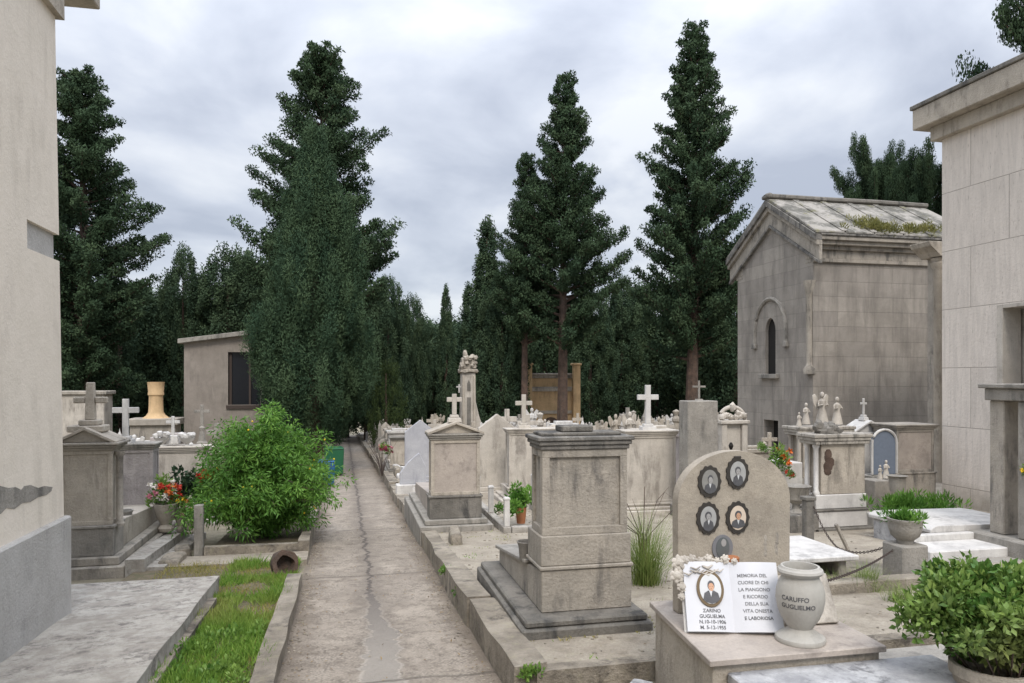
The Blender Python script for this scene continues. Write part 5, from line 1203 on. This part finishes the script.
# ================================================================ TREES
def plant(name, label, tm, cm, px, Y, H, Hm, s_w=1.0, rz=0, group='tall cemetery conifers', cat='tree'):
    X = xat(px, Y); g_ = gz(Y)-.1
    T = thing(name, label, cat, (X, Y, g_), rz, group)
    s_ = H/Hm; link('trunk', tm, T, sc=(s_*s_w, s_*s_w, s_)); link('crown', cm, T, sc=(s_*s_w, s_*s_w, s_)); return T
def Ht(px, py, Y): return zat(py, xat(px, Y), Y)-gz(Y)+.1
spire = lambda t: min(1, (1-t)*1.9+.10)*(1 if t > .25 else .6+t*1.6) if t < .93 else (1-t)*1.9+.12
open_ = lambda t: (.34+.66*min(1, (1-t)*1.55))*min(1, .45+t*2.2) if t < .97 else .3
fat = lambda t: min(1, (1-t)**.75*1.35)*min(1, .55+t*2.5)
blunt = lambda t: min(1, (1-t)*1.8+.26)*(1 if t > .3 else .82)
conA = conifer_mesh(11, 20, 3.7, blunt, 215, 105, (.17, .042), .12, .48)
conD = conifer_mesh(29, 20, 3.7, lambda t: min(1, (1-t)*1.6+.13), 170, 95, (.17, .042), .37, .46)
conB = conifer_mesh(23, 20, 3.7, lambda t: min(1, (1-t)*1.6+.13)*(1 if t > .35 else .72), 185, 95, (.17, .042), .29, .46)
conC = conifer_mesh(37, 20, 4.3, lambda t: min(1, (1-t)*1.30+.12)*(1 if t > .3 else .7), 200, 85, (.17, .042), .23, .43)
denA = dense_mesh(5, 12, 2.35, lambda t: max(.03, min(1, (1-t)**.8*1.5))*min(1, .08+t*3.2), 620, 380, (.14, .017), .13, .52)
cypN = dense_mesh(6, 12, .95, lambda t: max(.05, min(1, (1-t)**.5*1.2))*min(1, .7+t*2), 420, 110, (.15, .04), .04, .32, 'hazec')
roundT = dense_mesh(9, 10, 3.2, lambda t: math.sqrt(max(.02, 1-(2*t-1.05)**2)) if t > .1 else .5, 420, 130, (.20, .055), .12, .62, 'hazec')
oval = dense_mesh(10, 14, 2.6, lambda t: math.sqrt(max(.03, 1-((t-.45)/.56)**2)), 520, 130, (.20, .055), .06, .58, 'hazec')
olv = dense_mesh(15, 5, 1.7, lambda t: math.sqrt(max(.03, 1-(2*t-1.05)**2)), 90, 90, (.14, .04), .2, .36, 'olive')
plant('conifer_tree', 'tall ragged conifer rising right beside the cream plastered wall', *conA, 84, 31, Ht(85, 80, 31), 20, .92, .3)
plant('conifer_tree', 'tall ragged conifer standing behind the dense conical cypress', *conA, 315, 33, Ht(305, 54, 33), 20, .90, 2.1)
plant('dense_cypress', 'dense blue-green conical cypress with upswept sprays, left of the path end', *denA, 315, 23, Ht(310, 126, 23), 12, .82, 0)
plant('conifer_tree', 'tall dark conifer with bare lower trunk above the ochre chapel', *conB, 561, 29, Ht(562, 80, 29), 20, .84, 4.0)
plant('conifer_tree', 'slimmer conifer just left of the one above the ochre chapel', *conD, 524, 30, Ht(520, 156, 30), 20, .72, 1.2)
plant('conifer_tree', 'tallest open-branched conifer left of the stone mausoleum', *conC, 691, 27, Ht(690, 30, 27), 20, .80, 5.1)
plant('slim_cypress', 'slim column-shaped cypress standing left of the two conifers over the ochre chapel', *cypN, 487, 33, Ht(487, 220, 33), 12, 1.0, 1, 'narrow cypresses')
plant('slim_cypress', 'thin pointed cypress left of the round-topped ones, above the rocky monument', *cypN, 446, 42, Ht(446, 287, 42), 12, .72, 2, 'narrow cypresses')
plant('slim_cypress', 'short blunt cypress between the thin pointed one and the taller column cypress', *cypN, 469, 44, Ht(469, 285, 44), 12, 1.0, 3, 'narrow cypresses')
plant('broad_cypress', 'broad low dark cypress bulging behind the rocky monument', *oval, 502, 31.5, Ht(502, 275, 31.5), 14, .75, 1, 'narrow cypresses')
fill = [(120, 38, 290, 'roundT', 1.1, 'dark bushy tree behind the ragged conifer by the plastered wall'), (183, 37, 253, 'oval', .62, 'dark pointed tree left of the beige rendered building'), (228, 37, 253, 'oval', .95, 'broad dark tree rising above the roof of the beige rendered building'),
        (262, 39, 262, 'roundT', .8, 'dark tree in the gap left of the dense conical cypress'), (70, 40, 300, 'roundT', 1.0, 'dark tree partly hidden by the plastered wall'), (160, 42, 300, 'roundT', 1.0, 'dark tree behind the ochre round column'),
        (388, 42, 283, 'oval', .75, 'dark rounded tree right of the conical cypress'), (412, 44, 300, 'oval', .65, 'dark tree before the path end on its right'), (367, 46, 300, 'roundT', .9, 'dark tree straight behind the end of the path'), (432, 48, 330, 'roundT', .9, 'low dark tree behind the thin pointed cypress'),
        (545, 43, 300, 'roundT', 1.0, 'dark tree mass behind the ochre chapel'), (590, 40, 300, 'oval', .9, 'dark tree right of the conifer over the ochre chapel'), (622, 42, 283, 'oval', .85, 'dark tree left behind the tallest open-branched conifer'), (655, 44, 290, 'roundT', 1.0, 'dark tree behind the tall white cross'),
        (700, 42, 270, 'oval', 1.0, 'dark tree behind the trunk of the tallest conifer'), (738, 38, 260, 'roundT', 1.0, 'dark tree at the left edge of the stone mausoleum'), (468, 50, 330, 'roundT', 1.1, 'low dark tree behind the rocky monument'), (505, 50, 330, 'roundT', 1.1, 'low dark tree between the rocky monument and the ochre chapel'), (400, 50, 330, 'roundT', 1.1, 'low dark tree far behind the gabled marble headstones'), (330, 52, 330, 'roundT', 1.2, 'low dark tree hidden behind the dense conical cypress'),
        (210, 50, 330, 'roundT', 1.2, 'low dark tree behind the beige rendered building'), (720, 50, 320, 'roundT', 1.2, 'low dark tree behind the mausoleum corner')]
fill += [(x_, 60, 325, 'roundT', 1.5, 'low dark tree merging into the dark band at the very back') for x_ in (90, 150, 215, 280, 345, 410, 475, 540, 605, 670, 735)]
K = {'roundT': (roundT, 10), 'oval': (oval, 14)}
for i, (px, Y, py, kd, sw, lab) in enumerate(fill):
    tm_, Hm = K[kd]; plant('dark_tree', lab, *tm_, px, Y, Ht(px, py, Y), Hm, sw, i*1.3, 'dark trees behind the graves')
plant('olive_tree', 'small olive-green tree at the far end of the path', *olv, 386, 34, Ht(386, 366, 34), 5, .62, 1, 'small green trees')
# pines behind the mausoleum, and the high branch at the right edge
pineM = conifer_mesh(51, 12, 4.2, lambda t: .45+.75*math.sin(min(1, max(0, (t-.35)/.62))*2.6) if t > .35 else .2, 95, 300, (.11, .045), .42, .66)
plant('umbrella_pine', 'round-crowned pine showing above the left part of the mausoleum roof', *pineM, 873, 34, Ht(870, 176, 34), 12, .30, 1, 'pines behind the mausoleum')
plant('umbrella_pine', 'larger pine crown between the mausoleum roof and the travertine building', *pineM, 928, 27, Ht(925, 178, 27), 12, .36, 2.5, 'pines behind the mausoleum')
plant('umbrella_pine', 'tall pine whose branch tips show above the travertine cornice at the top right', *pineM, 1092, 20, Ht(1060, -75, 20), 12, .40, 4.2, 'pines behind the mausoleum')

# ================================================================ FAR GRAVES (individuals, copied)
def kinds():
    r = {}
    b = B(); b.box(-.28, .28, -.12, .2, -.4, .55, .012); b.box(-.33, .33, -.17, .25, .551, .62, .01); b.box(-.12, .12, -.08, .12, .621, .72, .01); cross_geo(b, .62, .72, .095, .42, y=.03); r['cross'] = b
    b = B(); b.prism([(-.3, -.4), (.3, -.4), (.3, .85), (0, 1.12), (-.3, .85)], 0, .18, 'y', .01); b.box(-.38, .38, -.1, .3, -.4, .15, .012); r['gabled'] = b
    b = B(); b.prism([(-.3, -.4)]+[(-.3*math.cos(R(a)), .75+.3*math.sin(R(a))) for a in range(0, 181, 15)]+[(.3, -.4)], 0, .14, 'y', .008); b.box(-.36, .36, -.1, .25, -.4, .18, .012); r['rounded'] = b
    b = B(); b.box(-.42, .42, 0, .35, -.4, .95, .012); b.box(-.48, .48, -.06, .41, .951, 1.05, .012); b.box(-.3, .3, .05, .3, 1.051, 1.12, .012); r['block'] = b
    b = B(); b.box(-.2, .2, -.1, .3, -.4, .7, .012); b.box(-.25, .25, -.15, .35, .701, .77, .012); angel_geo(b, .62, True, 0, .1, .77); r['statue'] = b
    b = B(); b.box(-.13, .13, -.03, .23, -.4, .5, .01); b.box(-.10, .10, 0, .2, .501, 1.3, .01, .03); b.lathe([(.07, 0), (.02, .12), (0, .25)], 0, .1, 6, 1.3); r['obelisk'] = b
    b = B(); b.lathe([(.11, -.4), (.11, .1), (.08, .14), (.07, 1.0), (.11, 1.05), (.11, 1.12), (.05, 1.2), (.1, 1.32), (0, 1.38)], 0, 0, 10); b.box(-.2, .2, -.2, .2, -.4, 0, .01); r['column'] = b
    return r
mts = ['marble', 'cream', 'tan', 'grey', 'lilac', 'tan2', 'pink']
FM = {}
for kname, bb in kinds().items():
    base_me = bb.mesh(kname, M['marble'])
    for mn in (('marble', 'cream', 'grey', 'tan') if kname not in ('block',) else ('marble', 'cream', 'tan2', 'pink')):
        me = base_me.copy(); me.materials.clear(); me.materials.append(M[mn]); FM.setdefault(kname, []).append((mn, me))
cw = {'marble': 'white', 'cream': 'cream', 'grey': 'grey', 'tan': 'tan', 'tan2': 'beige', 'pink': 'mauve-grey'}
kn = {'cross': ('cross_grave', 'cross-topped grave', 'grave'), 'gabled': ('gabled_gravestone', 'gabled gravestone', 'gravestone'), 'rounded': ('rounded_gravestone', 'round-topped gravestone', 'gravestone'), 'block': ('block_grave', 'block tomb', 'tomb'), 'statue': ('statue_grave', 'winged statue', 'statue'), 'obelisk': ('obelisk', 'slim obelisk', 'obelisk'), 'column': ('grave_column', 'column with urn', 'column')}
taken = []
for o in list(COL.objects):
    if o.parent is None and 'label' in o.keys() and o.get('kind') is None: taken.append((o.location.x, o.location.y))
rr = random.Random(21)
def far(x, y, zone, kd=None, sc=None):
    kd = kd or rr.choices(list(FM), [9, 4, 2.5, 4, 4, 2, 1.5])[0]; mn, me = rr.choice(FM[kd]); nm, ds, ct = kn[kd]
    s_ = sc or rr.uniform(.78, 1.15)
    o = link(nm, me, None, (x, y, gz(y)+(.165 if x > 1 else 0)), rr.uniform(-.06, .06), (s_*rr.uniform(.85, 1.15), s_, s_*rr.uniform(.9, 1.1)))
    lab = 'distant %s %s %s' % (cw[mn], ds, zone)
    tag(o, lab, ct, '%s %ss %s' % (cw[mn], ds, zone))
def blocked(x, y, r=.75): return any(abs(x-a)<r and abs(y-c)<r*1.25 for a, c in taken)
y = 16.5
while y < 45:
    step_ = 1.55 if y < 30 else 2.4
    x = 1.75+rr.uniform(0, .2)
    while x < min(y*.60, 20):
        px_, py_ = 0, 0
        if not blocked(x, y, .72) and rr.random() < .88:
            if y > 28: zone = 'in the last rows before the trees'
            elif x < y*.22: zone = 'right of the path behind kerbside tombs'
            else: zone = 'in rows behind the tall white cross'
            far(x, y+rr.uniform(-.3, .3), zone); taken.append((x, y))
        x += rr.uniform(.80, 1.15)*(1 if y < 30 else 1.15)
    y += step_
y = 15.0
while y < 36:
    x = -2.0-rr.uniform(0, .3)
    while x > -y*.62:
        if not blocked(x, y, .9) and rr.random() < .8 and not (y > 24 and xat(175, 25) < x < xat(300, 25)):
            far(x, y+rr.uniform(-.3, .3), 'left of the path behind the bush'); taken.append((x, y))
        x -= rr.uniform(1.0, 1.5)
    y += 2.2
y = 13.8
while y < 44:
    x = 1.42+rr.uniform(-.05, .12)
    if not blocked(x, y, .45): far(x, y, 'on the edge of the path kerb', rr.choice(['cross', 'cross', 'gabled', 'rounded', 'obelisk', 'statue']), rr.uniform(.5, .85)); taken.append((x, y))
    y += rr.uniform(.8, 1.3)
# filling the middle of the right-hand side
for (px, Y, kd, sc) in ((594, 14.2, 'rounded', 1), (603, 17.5, 'statue', .9), (572, 15.6, 'cross', .8), (700, 13.5, 'block', 1), (684, 14.5, 'cross', .95), (755, 13.2, 'block', .8), (770, 14.2, 'cross', .8), (656, 15.6, 'block', 1.1), (612, 13.2, 'block', .9), (584, 17, 'obelisk', 1.0), (640, 18, 'obelisk', 1.05), (650, 19, 'cross', 1.0), (668, 20, 'cross', 1.0), (617, 18, 'statue', 1.0), (548, 19, 'cross', 1.0), (500, 18.5, 'cross', 1.0), (487, 20, 'statue', 1.0), (445, 21, 'cross', 1.0), (425, 22, 'statue', .9), (411, 25, 'cross', .9), (397, 27, 'cross', .9)):
    x = xat(px, Y)
    far(x, Y, {True: 'along the kerb beyond the gabled tombs', False: 'just behind the first right-hand row'}[px < 400], kd, sc)
